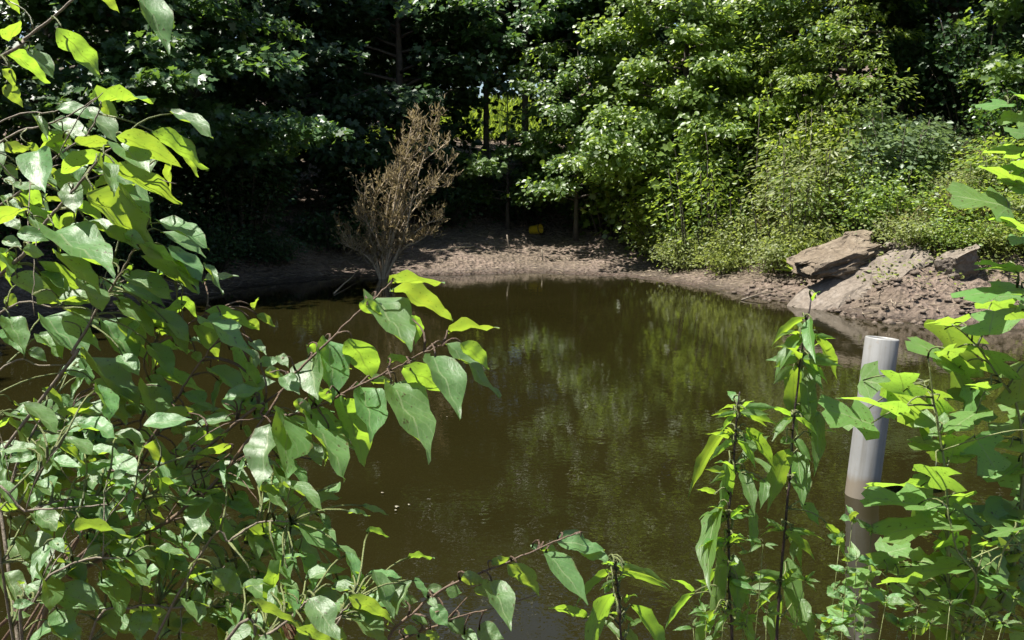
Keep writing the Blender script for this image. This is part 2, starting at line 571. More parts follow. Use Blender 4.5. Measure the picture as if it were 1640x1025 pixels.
def make_tree(name, label, loc, H, R, z0, nb, per, size, mat, seed, outline=OUT_MAPLE, aspect=0.9, trunk=0.10,
              face=None, sprayR=0.55, rise=0.35, flat=0.10, group=None, lean=(0, 0), keep=None, profile=None, high=None):
    """trunk with limbs, crown of boughs; face = direction the crown reaches towards"""
    rng = np.random.default_rng(seed)
    x, y = loc
    z = gz(x, y) - 0.05
    t = empty(name, (x, y, z))
    tag(t, label, 'tree', group)
    tb = Tubes(7)
    lv = Leaves(rng, outline, aspect)
    nseg = 8
    tp = []
    for i in range(nseg + 1):
        k = i / nseg
        tp.append(Vector((lean[0] * k * k * H + rng.normal(0, 0.03) * H * 0.08 * k, lean[1] * k * k * H + rng.normal(0, 0.03) * H * 0.08 * k, k * H * 0.96)))
    tb.add(tp, [trunk * (1.25 if i == 0 else 1) * (1 - 0.88 * i / nseg) for i in range(nseg + 1)], 8)
    az = rng.uniform(0, 6.28)
    for b in range(nb):
        k = (b + rng.uniform(0, 1)) / nb
        h = z0 + (H * 0.95 - z0) * k
        az += 2.4 + rng.normal(0, 0.35)
        d = np.array((math.cos(az), math.sin(az)))
        if face is not None and rng.random() < 0.6:
            d = d * 0.75 + np.array(face)
            d /= np.linalg.norm(d) + 1e-9
        pr = profile(k) if profile else (1 - 0.65 * k ** 1.6)
        ln = R * pr * rng.uniform(0.65, 1.1)
        q = h / (H * 0.96) * nseg
        i0 = min(int(q), nseg - 1)
        st = tp[i0].lerp(tp[i0 + 1], q - i0)
        r0 = max(0.012, trunk * (1 - 0.85 * h / H) * 0.5)
        pts = [st]
        for j in range(1, 5):
            f = j / 4
            pts.append(st + Vector((d[0] * ln * f + rng.normal(0, 0.05) * ln, d[1] * ln * f + rng.normal(0, 0.05) * ln,
                                    ln * (rise * f - 0.32 * rise * f * f) + rng.normal(0, 0.03) * ln)))
        tb.add(pts, [r0 * (1 - 0.85 * f / 4) for f in range(5)], 5)
        ns = max(2, int(round(ln / sprayR * 1.7)))
        big = 1.0
        sz = size
        if high is not None and h > high:        # far above: fewer, larger leaves
            big, sz = 0.40, size * 1.6
        for j in range(ns):
            f = 0.25 + 0.75 * (j + rng.uniform(0, 1)) / ns
            q = f * 4
            i0 = min(int(q), 3)
            p = pts[i0].lerp(pts[i0 + 1], q - i0)
            a2 = math.atan2(d[1], d[0]) + rng.choice((-1, 1)) * rng.uniform(0.2, 1.2) * (1.15 - f * 0.7)
            if keep is not None and not keep(p + t.location): continue
            spray(lv, rng, p, (math.cos(a2), math.sin(a2), rng.uniform(-0.15, 0.25)), sprayR * rng.uniform(0.5, 1.5),
                  max(3, int(per * 1.5 * big * rng.uniform(0.6, 1.3))), sz, flat)
    link('trunk', tb.mesh('trunk'), t, M_BARK)
    link('crown', lv.mesh('crown'), t, M_FAR[mat])
    return t


def bush_meshes(seed, H, R, nst, per, size, outline, aspect, spread=0.6):
    rng = np.random.default_rng(seed)
    tb, lv = Tubes(4), Leaves(rng, outline, aspect)
    for i in range(nst):
        a, r = rng.uniform(0, 6.28), R * math.sqrt(rng.uniform(0, 1))
        base = np.array((math.cos(a) * r * (1 - spread), math.sin(a) * r * (1 - spread), -0.05))
        h = H * rng.uniform(0.45, 1.0) * (1 - 0.35 * (r / R) ** 2)
        top = np.array((math.cos(a) * r, math.sin(a) * r, h))
        pts = [Vector(base * (1 - f) + top * f + np.array((0, 0, 0.12 * h * math.sin(f * 3.1)))) for f in (0, .35, .7, 1)]
        tb.add(pts, [0.010 * H ** .5, 0.008 * H ** .5, 0.005 * H ** .5, 0.003])
        n = max(6, int(per * rng.uniform(0.6, 1.4)))
        f = rng.beta(1.8, 1.0, n)
        C = base[None] * (1 - f[:, None]) + top[None] * f[:, None]
        C[:, 2] += 0.12 * h * np.sin(f * 3.1)
        off = rng.normal(0, 1, (n, 3)) * np.array((0.16, 0.16, 0.05)) * R
        D = unit(off * np.array((1, 1, 0.3)) + rng.normal(0, .02, (n, 3))) + np.array((0, 0, -0.15))
        Nn = np.array((-0.1, -0.5, 0.8)) + rng.normal(0, 0.5, (n, 3))
        lv.add(C + off, unit(D), unit(Nn), size * rng.uniform(0.55, 1.25, n))
    return tb.mesh('stem'), lv.mesh('foliage')


BUSH = {}


def bush(label, kind, loc, s=1.0, rz=0.0, mat='bright', name='bush', group=None, sz=None):
    if kind not in BUSH:
        spec = {
            'tall': (11, 2.3, 0.85, 34, 95, 0.105, OUT_OVAL, 0.72),
            'round': (12, 1.25, 0.85, 42, 80, 0.075, OUT_OVAL, 0.7),
            'low': (13, 0.62, 0.75, 40, 62, 0.058, OUT_OVAL, 0.7),
            'fine': (14, 1.0, 0.8, 48, 85, 0.055, OUT_SLIM, 0.6),
            'lobed': (15, 1.9, 0.9, 36, 70, 0.125, OUT_MAPLE, 0.9),
            'stalk': (17, 1.35, 0.8, 34, 75, 0.085, OUT_SLIM, 0.42, 0.25),
            'fern': (16, 0.75, 0.6, 44, 60, 0.060, OUT_SLIM, 0.5),
        }[kind]
        BUSH[kind] = bush_meshes(*spec)
    st, fo = BUSH[kind]
    x, y = loc
    t = empty(name, (x, y, gz(x, y)), rz)
    t.scale = (s, s, s * (sz or 1.0))
    tag(t, label, 'bush', group)
    link('stem', st, t, M_BARK)
    o = link('foliage', fo, t)
    if not fo.materials: fo.materials.append(M_FAR[mat])
    o.material_slots[0].link = 'OBJECT'
    o.material_slots[0].material = M_FAR[mat]
    return t

# ------------------------------------------------------------------ the wood
rng0 = np.random.default_rng(5)


def wood_mass():
    """the deep wood that closes the view behind the edge trees: one dark mass nobody could count"""
    lv = Leaves(rng0, OUT_OVAL, 0.8)

    def boughs(n, xr, yr, zr, size, per, R, skip=None):
        for _ in range(n):
            x, y = rng0.uniform(*xr), rng0.uniform(*yr)
            z = zr[0] + (zr[1] - zr[0]) * rng0.uniform(0, 1)
            if skip and skip(x, y, z): continue
            a = rng0.uniform(0, 6.28)
            spray(lv, rng0, (x, y, z + 0.8 + 0.12 * max(0, y - 20)), (math.cos(a), math.sin(a), 0.1), R * rng0.uniform(.7, 1.4), per, size, 0.16, 0.5)
    gap = lambda x, y, z: (-1.25 < x - (y - 21) * 0.02 < 0.45 and z < 3.1) or (1.3 < x < 3.4 and 1.5 < z < 4.0 and y < 27)
    boughs(1500, (-17, 17), (21.5, 26.5), (0, 5.5), 0.19, 34, 1.0, gap)
    boughs(520, (-17, -3), (21.5, 26.5), (5.5, 12), 0.30, 26, 1.2)
    boughs(420, (-4.5, 3), (22.0, 26.5), (3.8, 7.5), 0.26, 34, 1.2)
    boughs(460, (3, 17), (21.5, 26.5), (5.5, 12), 0.30, 26, 1.2)
    boughs(900, (-19, -10.3), (5, 22), (0, 11.5), 0.26, 30, 1.0)
    boughs(420, (9.6, 17), (12.5, 23), (1.5, 11), 0.24, 30, 1.0)
    boughs(1500, (-26, 26), (38, 42), (-1.5, 15), 0.42, 30, 2.0)
    return lv.mesh('woods')


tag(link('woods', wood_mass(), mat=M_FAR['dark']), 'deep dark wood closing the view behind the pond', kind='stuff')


def glade_mass():
    lv = Leaves(rng0, OUT_SLIM, 0.14)
    n = 22000
    X, Y = rng0.uniform(-9, 8, n), rng0.uniform(28.5, 36.5, n)
    Z = terrain(X, Y)
    D = np.stack([rng0.normal(0, .5, n), rng0.normal(0, .5, n), np.ones(n)], -1)
    Nn = np.stack([rng0.normal(0, 1, n), rng0.normal(0, 1, n), np.full(n, 0.8)], -1)
    lv.add(np.stack([X, Y, Z], -1), unit(D), unit(Nn), rng0.uniform(0.25, 0.7, n))
    return lv.mesh('glade_grass')


tag(link('glade_grass', glade_mass(), mat=M_FAR['yellow']), 'bright sunlit grass of a glade glimpsed between the trunks', 'grass', kind='stuff')

make_tree('maple_tree', 'broad maple with tiered sunlit boughs over the left bank', (-7.3, 14.5), 5.9, 3.8, 0.9, 50, 62, 0.135, 'maple', 21,
          face=(0.9, -0.45), trunk=0.15, sprayR=0.62, rise=0.16, flat=0.07, high=5.5)
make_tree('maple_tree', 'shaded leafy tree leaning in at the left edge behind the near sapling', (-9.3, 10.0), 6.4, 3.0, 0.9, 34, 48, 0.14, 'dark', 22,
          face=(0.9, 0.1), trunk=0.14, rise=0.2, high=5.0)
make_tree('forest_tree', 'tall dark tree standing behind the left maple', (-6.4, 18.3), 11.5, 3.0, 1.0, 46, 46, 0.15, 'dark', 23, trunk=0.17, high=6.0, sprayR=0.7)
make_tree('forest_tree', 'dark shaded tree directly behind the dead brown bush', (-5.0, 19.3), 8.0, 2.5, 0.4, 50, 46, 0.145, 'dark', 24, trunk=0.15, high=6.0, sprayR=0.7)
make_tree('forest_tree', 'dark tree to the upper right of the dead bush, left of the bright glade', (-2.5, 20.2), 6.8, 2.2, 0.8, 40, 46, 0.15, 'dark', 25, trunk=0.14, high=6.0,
          keep=lambda p: not (p.x > -1.3 and p.z < 4.0))
make_tree('forest_tree', 'tree with high dark crown speckled with light at the top centre', (0.3, 20.8), 7.2, 2.7, 3.6, 26, 50, 0.13, 'maple', 26, trunk=0.11, high=6.5)
make_tree('sapling_tree', 'slender dark trunk in front of the bright glade, the left of two', (-0.62, 21.6), 8.0, 1.6, 4.4, 14, 36, 0.13, 'dark', 27, trunk=0.085)
make_tree('sapling_tree', 'half-lit young maple in the middle of the far bank', (1.35, 18.8), 4.3, 1.5, 0.7, 34, 66, 0.10, 'mid', 28, OUT_OVAL, 0.75, trunk=0.055, sprayR=0.45, rise=0.3)
make_tree('sapling_tree', 'small shaded maple left of the half-lit young maple', (-0.1, 19.9), 3.2, 1.3, 0.5, 22, 46, 0.125, 'mid', 29, trunk=0.05, sprayR=0.42,
          keep=lambda p: not (-1.5 < p.x < 0.3 and 2.3 < p.z < 4.0))
make_tree('tulip_tree', 'tall bright green tree right of centre, sunlit from top to bottom', (3.35, 17.6), 6.3, 2.0, 1.0, 56, 78, 0.105, 'bright', 30, OUT_OVAL, 0.75, trunk=0.10, sprayR=0.5, rise=0.32, high=6.2, face=(0, -0.35))
make_tree('forest_tree', 'green tree with dark hollow trunk area above the sunlit slope', (5.3, 17.4), 6.8, 2.1, 1.9, 40, 62, 0.11, 'mid', 31, OUT_OVAL, 0.7, trunk=0.13, high=6.2)
make_tree('hemlock_tree', 'feathery yellow-green tree with drooping flat sprays right of the slope', (5.9, 16.0), 5.6, 1.7, 1.2, 42, 74, 0.085, 'yellow', 32, OUT_SLIM, 0.5,
          trunk=0.12, sprayR=0.55, rise=0.05, flat=0.05, face=(-0.8, -0.3), high=6.0)
make_tree('forest_tree', 'big dark tree in the upper right corner behind the right-edge maple', (8.4, 17.6), 12.0, 3.0, 1.8, 44, 46, 0.15, 'dark', 33, trunk=0.13, high=6.5)
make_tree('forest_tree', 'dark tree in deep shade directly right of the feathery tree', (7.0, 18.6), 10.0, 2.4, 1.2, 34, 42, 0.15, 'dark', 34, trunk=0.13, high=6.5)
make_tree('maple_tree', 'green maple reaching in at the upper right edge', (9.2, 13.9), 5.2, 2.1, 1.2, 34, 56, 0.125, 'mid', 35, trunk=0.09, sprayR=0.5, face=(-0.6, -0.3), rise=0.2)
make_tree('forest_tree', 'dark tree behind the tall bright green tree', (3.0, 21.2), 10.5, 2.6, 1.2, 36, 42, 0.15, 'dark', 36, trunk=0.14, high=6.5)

# bushes of the right bank and the shaded far bank
for lab, kind, loc, s, rz, mat in (
    ('tall bright bush at the left end of the sunlit slope, beside the mudflat', 'tall', (2.6, 18.1), 0.95, 0.3, 'bright'),
    ('sunlit leafy bush at the foot of the tall bright tree', 'lobed', (3.6, 17.0), 1.0, 1.1, 'bright'),
    ('yellow-green bush above the brush pile at the mudflat edge', 'round', (3.1, 16.9), 0.9, 2.0, 'yellow'),
    ('low pale weeds clump spilling onto the mudflat end', 'low', (3.15, 16.35), 0.75, 0.4, 'weed'),
    ('fine-leaved yellow bush in the middle of the sunlit slope', 'stalk', (4.2, 15.7), 1.15, 0.9, 'yellow'),
    ('tall green bush high on the sunlit slope below the hollow tree', 'tall', (4.9, 16.2), 0.85, 2.4, 'bright'),
    ('pale weed clump low on the slope right of the mudflat', 'low', (4.0, 15.0), 0.8, 1.6, 'weed'),
    ('pale fine-leaved bush just above the water left of the slab', 'stalk', (4.55, 14.3), 0.8, 0.2, 'weed'),
    ('yellow-green round bush on the upper slope beside dry grass', 'round', (5.5, 15.1), 1.05, 3.0, 'yellow'),
    ('low bush hanging over the shore left of the overhanging slab', 'low', (4.6, 13.55), 0.7, 2.2, 'weed'),
    ('fine yellowish bush right above the overhanging slab', 'fine', (5.15, 13.9), 0.95, 1.2, 'bright'),
    ('dark leafy bush between the two rock slabs', 'round', (5.75, 13.3), 0.72, 0.6, 'bright'),
    ('silvery pale-topped bush above the rock slabs', 'tall', (5.95, 13.9), 0.72, 2.0, 'silver'),
    ('small silvery shrub alone in the dark under the right trees', 'fern', (7.1, 15.4), 1.1, 1.0, 'silver'),
    ('weedy bush above the small rock at the right', 'fine', (6.65, 13.0), 0.75, 0.3, 'weed'),
    ('green bush at the right edge behind the near lobed leaves', 'round', (7.4, 12.9), 0.85, 1.4, 'bright'),
    ('low weeds right of the small rock', 'low', (7.05, 12.2), 0.75, 0.1, 'weed'),
    ('shaded bush under the maple at the right edge', 'round', (8.0, 14.1), 0.75, 1.9, 'maple'),
    ('fern-like clump on the slope left of the silvery bush', 'fern', (5.2, 14.9), 1.3, 0.7, 'yellow'),
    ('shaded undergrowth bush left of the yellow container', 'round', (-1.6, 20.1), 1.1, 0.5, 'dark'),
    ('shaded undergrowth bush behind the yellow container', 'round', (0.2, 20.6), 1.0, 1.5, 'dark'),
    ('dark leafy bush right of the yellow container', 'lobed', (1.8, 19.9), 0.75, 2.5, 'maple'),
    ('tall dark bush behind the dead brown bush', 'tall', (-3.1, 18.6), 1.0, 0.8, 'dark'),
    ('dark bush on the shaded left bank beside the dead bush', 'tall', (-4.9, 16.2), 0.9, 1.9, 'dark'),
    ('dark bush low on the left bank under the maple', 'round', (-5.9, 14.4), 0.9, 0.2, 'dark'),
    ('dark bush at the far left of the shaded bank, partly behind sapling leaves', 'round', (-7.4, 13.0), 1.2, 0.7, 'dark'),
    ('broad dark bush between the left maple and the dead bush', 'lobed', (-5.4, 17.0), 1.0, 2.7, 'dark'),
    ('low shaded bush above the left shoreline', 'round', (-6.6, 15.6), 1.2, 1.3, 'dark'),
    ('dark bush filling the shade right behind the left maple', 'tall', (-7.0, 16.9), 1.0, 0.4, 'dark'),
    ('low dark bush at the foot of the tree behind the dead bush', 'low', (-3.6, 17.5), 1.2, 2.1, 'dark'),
    ('green bush on the upper slope below the feathery tree', 'round', (6.4, 14.6), 0.62, 0.2, 'bright'),
    ('yellowish weeds on bare soil between slanting slab and small rock', 'fern', (6.15, 12.75), 0.7, 0.5, 'weed'),
    ('leafy bush at the right edge above the flat brown rock', 'fine', (7.7, 12.3), 0.9, 2.5, 'bright'),
    ('tangled pale bush at the far right of the bank', 'round', (8.5, 12.9), 0.9, 1.0, 'weed'),
    ('bright bush high in the middle of the slope', 'lobed', (4.4, 16.9), 0.9, 1.7, 'bright'),
    ('low yellow-green bush at the back of the mudflat under the bright tree', 'low', (2.9, 17.4), 0.8, 0.9, 'yellow'),
    ('low leafy bush on the bank directly above the small angular rock', 'low', (6.55, 12.35), 0.85, 1.9, 'bright'),
    ('low weedy bush between small rock and right edge', 'low', (7.5, 11.75), 0.85, 2.9, 'weed'),
    ('low pale weeds on the bank just right of the slanting slab', 'low', (5.62, 12.35), 0.62, 0.3, 'weed'),
    ('small leafy bush behind the small angular rock', 'low', (6.02, 12.0), 0.6, 1.2, 'bright'),
    ('low weeds hugging the mud right of the small angular rock', 'low', (6.45, 11.75), 0.55, 2.2, 'weed'),
    ('small leafy clump above the flat brown rock at the right edge', 'low', (6.85, 11.7), 0.62, 3.0, 'bright'),
    ('low dark bush added to shade the bare left shore', 'low', (-5.3, 13.6), 1.0, 0.9, 'dark'),  # added bush: brings shade to a bare strip of bank
    ('dark leafy clump added under the left maple boughs to darken the bank', 'round', (-5.0, 14.5), 0.7, 1.1, 'dark'),  # added to darken the bare shore under the maple
    ('dark low clump added behind the sapling leaves to darken the waterline', 'round', (-5.9, 12.6), 0.65, 2.3, 'dark'),  # added foliage standing in for shade at the waterline
    ('low dark clump added left of the dead brown bush to darken the bank', 'low', (-4.3, 15.6), 0.9, 1.9, 'dark'),  # added so the bare bank beside the dead bush goes dark
    ('pale low weeds creeping onto the right end of the mudflat', 'low', (3.1, 15.75), 0.62, 1.3, 'weed'),
    ('pale creeping weeds on the shore below the tall slope stalks', 'low', (3.65, 14.75), 0.6, 2.6, 'weed'),
    ('pale creeping weeds on the shore nearest the overhanging slab', 'low', (4.2, 13.75), 0.6, 0.1, 'weed'),
    ('tall leafy stalks on the slope above the low weeds', 'stalk', (3.7, 15.9), 1.0, 2.0, 'bright'),
    ('tall pale stalks on the slope above the overhanging slab', 'stalk', (5.0, 14.6), 0.95, 0.4, 'weed'),
    ('dark bush in the shade behind the right-edge maple', 'round', (8.3, 16.2), 1.3, 0.4, 'dark'),
    ('dark bush in the black hollow above the silvery bush', 'tall', (7.3, 16.6), 0.9, 1.4, 'dark'),
    ('lit bush between the half-lit maple and the bright tree', 'lobed', (2.3, 19.2), 1.05, 0.9, 'bright'),
):
    bush(lab, kind, loc, s * (1.28 if mat != 'dark' else 1.1), rz, mat, sz=1.3 if loc[0] > 2 and loc[1] > 13.5 and mat != 'silver' else 1.0)


def grass_tuft(label, loc, s, seed, mat='straw'):
    rng = np.random.default_rng(seed)
    lv = Leaves(rng, OUT_SLIM, 0.045)
    n = 260
    P = np.stack([rng.normal(0, .16, n), rng.normal(0, .16, n), np.full(n, -0.03)], -1)
    D = np.stack([rng.normal(0, .55, n), rng.normal(-.25, .5, n), rng.uniform(.5, 1.1, n)], -1)
    lv.add(P, unit(D), unit(np.stack([rng.normal(0, .4, n), rng.normal(0, .4, n), np.ones(n)], -1)), rng.uniform(0.3, 0.85, n))
    o = link('grass_tuft', lv.mesh('grass_tuft'), mat=M_FAR[mat])
    o.location = (loc[0], loc[1], gz(*loc))
    o.scale = (s, s, s)
    tag(o, label, 'grass')


for lab, loc, s_, sd, mt in (
    ('dry straw-coloured grass tuft on the upper sunlit slope', (5.45, 14.7), 1.2, 81, 'straw'),
    ('dry grass trailing down the slope left of the silvery bush', (5.3, 14.2), 1.1, 82, 'straw'),
    ('dry tuft of grass in the middle of the slope above the weeds', (4.75, 14.9), 1.0, 83, 'straw'),
    ('green-yellow grass tuft on the slope edge by the brush pile', (3.3, 16.2), 0.9, 84, 'yellow'),
    ('dry grass tuft on the bank between slanting slab and bushes', (5.85, 12.75), 0.8, 85, 'straw'),
    ('dry grass tuft above the small angular rock', (6.35, 12.5), 0.8, 86, 'straw'),
    ('grass tuft hanging over the shore left of the overhanging slab', (4.5, 13.2), 0.7, 87, 'yellow'),
):
    grass_tuft(lab, loc, s_, sd, mt)


def ground_cover():
    """low weeds and seedlings, uncountable"""
    rng = np.random.default_rng(77)
    lv = Leaves(rng, OUT_OVAL, 0.6)
    n = 24000
    X, Y = rng.uniform(1.8, 9.5, n), rng.uniform(10.5, 19.5, n)
    s = shore_dist(X, Y)
    wr = sstep(X, 2.6, 4.4)
    dens = sstep(s, 0.40, 1.2) * np.clip(0.35 + 0.9 * vnoise(X, Y, 0.8, 5), 0, 1) * wr
    k = rng.uniform(0, 1, n) < dens * 1.3
    X, Y = X[k], Y[k]
    for rep in range(4):
        x, y = X + rng.normal(0, .05, len(X)), Y + rng.normal(0, .05, len(X))
        z = terrain(x, y) + rng.uniform(0.0, 0.22, len(x))
        D = np.stack([rng.normal(0, 1, len(x)), rng.normal(0, 1, len(x)), rng.uniform(-.2, .8, len(x))], -1)
        Nn = np.array((0, 0, 1.0)) + rng.normal(0, .45, (len(x), 3))
        lv.add(np.stack([x, y, z], -1), unit(D), unit(Nn), rng.uniform(0.03, 0.075, len(x)))
    return lv.mesh('undergrowth')


tag(link('undergrowth', ground_cover(), mat=M_FAR['weed']), 'low green weeds covering the right bank', kind='stuff')


def dry_litter():
    """straw, twigs and leaf scraps lying on the mud"""
    rng = random.Random(9)
    tb = Tubes(3)
    P = []
    for _ in range(7500):
        x, y = rng.uniform(-6.5, 8.2), rng.uniform(10.6, 20.0)
        P.append((x, y))
    A = np.array(P)
    s = shore_dist(A[:, 0], A[:, 1])
    Z = terrain(A[:, 0], A[:, 1])
    for (x, y), d, z in zip(P, s, Z):
        if d < 0.04 or d > 4.2: continue
        ln = rng.uniform(0.05, 0.30) * (1.3 if rng.random() < 0.1 else 0.8)
        a = rng.uniform(0, 6.28)
        dx, dy = math.cos(a) * ln / 2, math.sin(a) * ln / 2
        up = rng.uniform(0, 0.05)
        zz = z + 0.012
        tb.add([(x - dx, y - dy, zz), (x + rng.uniform(-.02, .02), y, zz + 0.012), (x + dx, y + dy, zz + up)], [0.003, rng.uniform(0.003, 0.008), 0.002])
    return tb.mesh('dry_litter', False)


tag(link('dry_litter', dry_litter(), mat=M_LITTER), 'dry twigs and straw strewn over the mud shore', kind='stuff')

# ------------------------------------------------------------------ rocks
def rock_mesh(seed, size, strata=5, rough=0.16, cuts=15):
    bm = bmesh.new()
    bmesh.ops.create_cube(bm, size=2.0)
    bmesh.ops.subdivide_edges(bm, edges=bm.edges[:], cuts=cuts, use_grid_fill=True)
    rng = random.Random(seed)
    planes = []
    for _ in range(9):                                 # broken-off facets
        n = Vector((rng.gauss(0, 1), rng.gauss(0, 1), rng.gauss(0, 0.6))).normalized()
        planes.append((n, rng.uniform(0.85, 1.2)))
    for v in bm.verts:
        p = v.co.copy()
        for n, d in planes:
            e = p.dot(n) - d
            if e > 0: p -= n * e
        q = p * 1.3 + Vector((seed * 3.1, seed * 1.7, 0))
        p.x += rough * 1.5 * noise.noise(q * 1.1) + rough * 0.7 * noise.noise(q * 3.1) + rough * .35 * noise.noise(q * 8)
        p.y += rough * 1.3 * noise.noise(q * 1.2 + Vector((9, 2, 4))) + rough * 0.5 * noise.noise(q * 3.3)
        lay = math.floor((p.z + 1) * strata / 2)
        ledge = noise.noise(Vector((lay * 7.7, seed, 0))) * 0.22
        p.x *= 1 + ledge
        p.y *= 1 + ledge * 0.8
        p.z += rough * 1.6 * noise.noise(q * 1.4 + Vector((3, 7, 1))) + rough * 0.8 * noise.noise(q * 4.0) + rough * 0.5 * noise.noise(q * 9)
        v.co = Vector((p.x * size[0] / 2, p.y * size[1] / 2, p.z * size[2] / 2))
    me = bpy.data.meshes.new('rock')
    bm.to_mesh(me)
    bm.free()
    return me


def rock(label, px, py, Y, size, rot, seed, mat, name='rock', dz=0.0, strata=5, rough=0.16):
    c = at(px, py, Y)
    o = link(name, rock_mesh(seed, size, strata, rough), mat=mat)
    o.location = c + Vector((0, 0, dz))
    o.rotation_euler = [math.radians(a) for a in rot]
    tag(o, label, 'rock')
    return o


rock('thick brown slab overhanging a dark gap above the muddy shore', 1337, 414, 12.35, (1.05, 0.75, 0.28), (14, -16, 12), 3, M_ROCK, strata=4, rough=0.22)
rock('long pale slab slanting down the bank into the water', 1392, 440, 11.95, (1.75, 0.80, 0.30), (16, -29, 14), 5, M_ROCK2, dz=-0.10, rough=0.22)
rock('pale flat stone at the upper end of the slanting slab', 1448, 394, 12.55, (0.55, 0.42, 0.20), (8, -14, 40), 8, M_ROCK2)
rock('small angular pale rock on the bank right of the slabs', 1530, 432, 11.55, (0.52, 0.38, 0.34), (12, -24, -20), 11, M_ROCK2, dz=0.06, rough=0.14)
rock('flat brown rock at the right edge of the muddy shore', 1628, 462, 11.3, (0.75, 0.4, 0.16), (5, -6, 15), 14, M_ROCK)
rock('small brown stone resting on top of the overhanging slab', 1374, 380, 12.7, (0.40, 0.36, 0.14), (8, -10, 60), 17, M_ROCK)


def rubble_mass():
    rng = random.Random(31)
    V, F = [], []
    n = 0
    spots = []
    for _ in range(1500):
        x, y = rng.uniform(3.2, 8.4), rng.uniform(10.3, 13.6)
        spots.append((x, y))
    A = np.array(spots)
    s, Z = shore_dist(A[:, 0], A[:, 1]), terrain(A[:, 0], A[:, 1])
    for (x, y), d, z in zip(spots, s, Z):
        if d < -0.12 or d > 1.15 or rng.random() < d * 0.5: continue
        r = rng.uniform(0.015, 0.055) * (1.6 if rng.random() < .08 else 1)
        base = [(1, 0, 0), (-1, 0, 0), (0, 1, 0), (0, -1, 0), (0, 0, 1), (0, 0, -1), (.7, .7, .4), (-.7, .6, .3), (.6, -.7, .35), (-.6, -.6, .4)]
        pts = [Vector((a * r * rng.uniform(.7, 1.3), b * r * rng.uniform(.7, 1.3), c * r * rng.uniform(.4, .9))) for a, b, c in base]
        bm = bmesh.new()
        for p in pts: bm.verts.new(p + Vector((x, y, max(z, -0.02) + r * 0.15)))
        bmesh.ops.convex_hull(bm, input=bm.verts[:])
        bm.verts.index_update()
        vs = [v for v in bm.verts if v.link_faces]
        mp = {v: i + n for i, v in enumerate(vs)}
        V += [tuple(v.co) for v in vs]
        for f in bm.faces: F.append([mp[v] for v in f.verts][:3])
        n += len(vs)
        bm.free()
    return np_mesh('rubble', V, [F])


tag(link('rubble', rubble_mass(), mat=M_CLOD), 'small stones and clods strewn along the right shore', kind='stuff')

# ------------------------------------------------------------------ dead bush, sticks, container, pipe
def dead_bush():
    rng = random.Random(4)
    base = on_water(612, 447, 0.0)
    t = empty('dead_bush', base)
    tag(t, 'dead brown bush with curled dry twigs standing at the water edge', 'bush')
    tb, lv = Tubes(5), Leaves(np.random.default_rng(3), OUT_SLIM, 0.28)
    Yb = base.y
    ends = [((650, 380), (668, 300), (700, 185)), ((640, 370), (668, 330), (716, 262)), ((628, 380), (640, 300), (655, 205)),
            ((600, 395), (588, 340), (582, 300)), ((590, 410), (565, 385), (545, 372)), ((640, 395), (680, 360), (704, 352)),
            ((622, 370), (640, 270), (675, 215)), ((605, 390), (602, 330), (612, 296)), ((596, 418), (572, 400), (556, 398)),
            ((645, 400), (670, 385), (698, 366)), ((632, 350), (655, 260), (690, 225)), ((618, 380), (622, 330), (632, 285)),
            ((636, 360), (672, 310), (712, 300)), ((640, 330), (665, 270), (715, 225)), ((610, 400), (590, 360), (566, 345)), ((630, 340), (650, 245), (668, 200))]
    for e in ends:
        dz = rng.uniform(-0.5, 0.5)
        pts = [Vector((0, 0, -0.1))] + [at(p[0] + rng.uniform(-4, 4), p[1] + rng.uniform(-4, 4), Yb + dz * (i + 1) / 3) - base for i, p in enumerate(e)]
        path = smooth_path(pts, 5)
        r0 = rng.uniform(0.014, 0.026)
        tb.add(path, [r0 * (1 - 0.8 * i / len(path)) for i in range(len(path))])
        for _ in range(27):                              # side twigs, curled upwards
            i = rng.randrange(4, len(path))
            p = path[i]
            ax_ = (path[i] - path[i - 1]).normalized()
            d = (ax_ * 0.6 + Vector((rng.gauss(0, .7), rng.gauss(0, .7), rng.gauss(0, .45)))).normalized()
            ln = rng.uniform(0.15, 0.42)
            q = [p]
            for j in range(5):
                d = (d + Vector((rng.gauss(0, .25), rng.gauss(0, .25), 0.30 + rng.gauss(0, .2)))).normalized()
                q.append(q[-1] + d * ln / 5)
            tb.add(q, [0.0055, 0.005, 0.004, 0.0032, 0.0026, 0.002], 4)
            m = rng.randint(5, 13)
            pr = np.array([list(q[rng.randrange(1, 6)]) for _ in range(m)]) + np.random.default_rng(i).normal(0, .02, (m, 3))
            g = np.random.default_rng(rng.randrange(9999))
            D = np.array(list(d))[None] * 0.7 + g.normal(0, .55, (m, 3))
            D[:, 2] += 0.25
            lv.add(pr, unit(D), unit(g.normal(0, 1, (m, 3))), g.uniform(0.05, 0.13, m))
    link('twig', tb.mesh('twig'), t, M_DEAD)
    link('dry_foliage', lv.mesh('dry_foliage'), t, M_DRYLEAF)


dead_bush()


def stick(name, label, pts, r, mat=M_TWIG, cat='stick', sub=3):
    tb = Tubes(6)
    path = smooth_path(pts, sub)
    o0 = Vector(pts[0])
    rg = random.Random(len(label))
    path = [p - o0 + Vector((rg.gauss(0, r * .3), rg.gauss(0, r * .3), rg.gauss(0, r * .3))) for p in path]
    tb.add(path, [r * (1 - 0.45 * i / len(path)) for i in range(len(path))])
    o = link(name, tb.mesh(name), mat=mat)
    o.location = o0
    return tag(o, label, cat)


def gp(px, py):
    """where the sight line through a pixel meets the ground"""
    d = ray(px, py)
    lo = None
    prev = 3.0
    for k in range(400):
        Y = 9.0 + k * 0.05
        p = at(px, py, Y)
        if p.z < max(gz(p.x, p.y), 0): return p
    return at(px, py, 18.0)


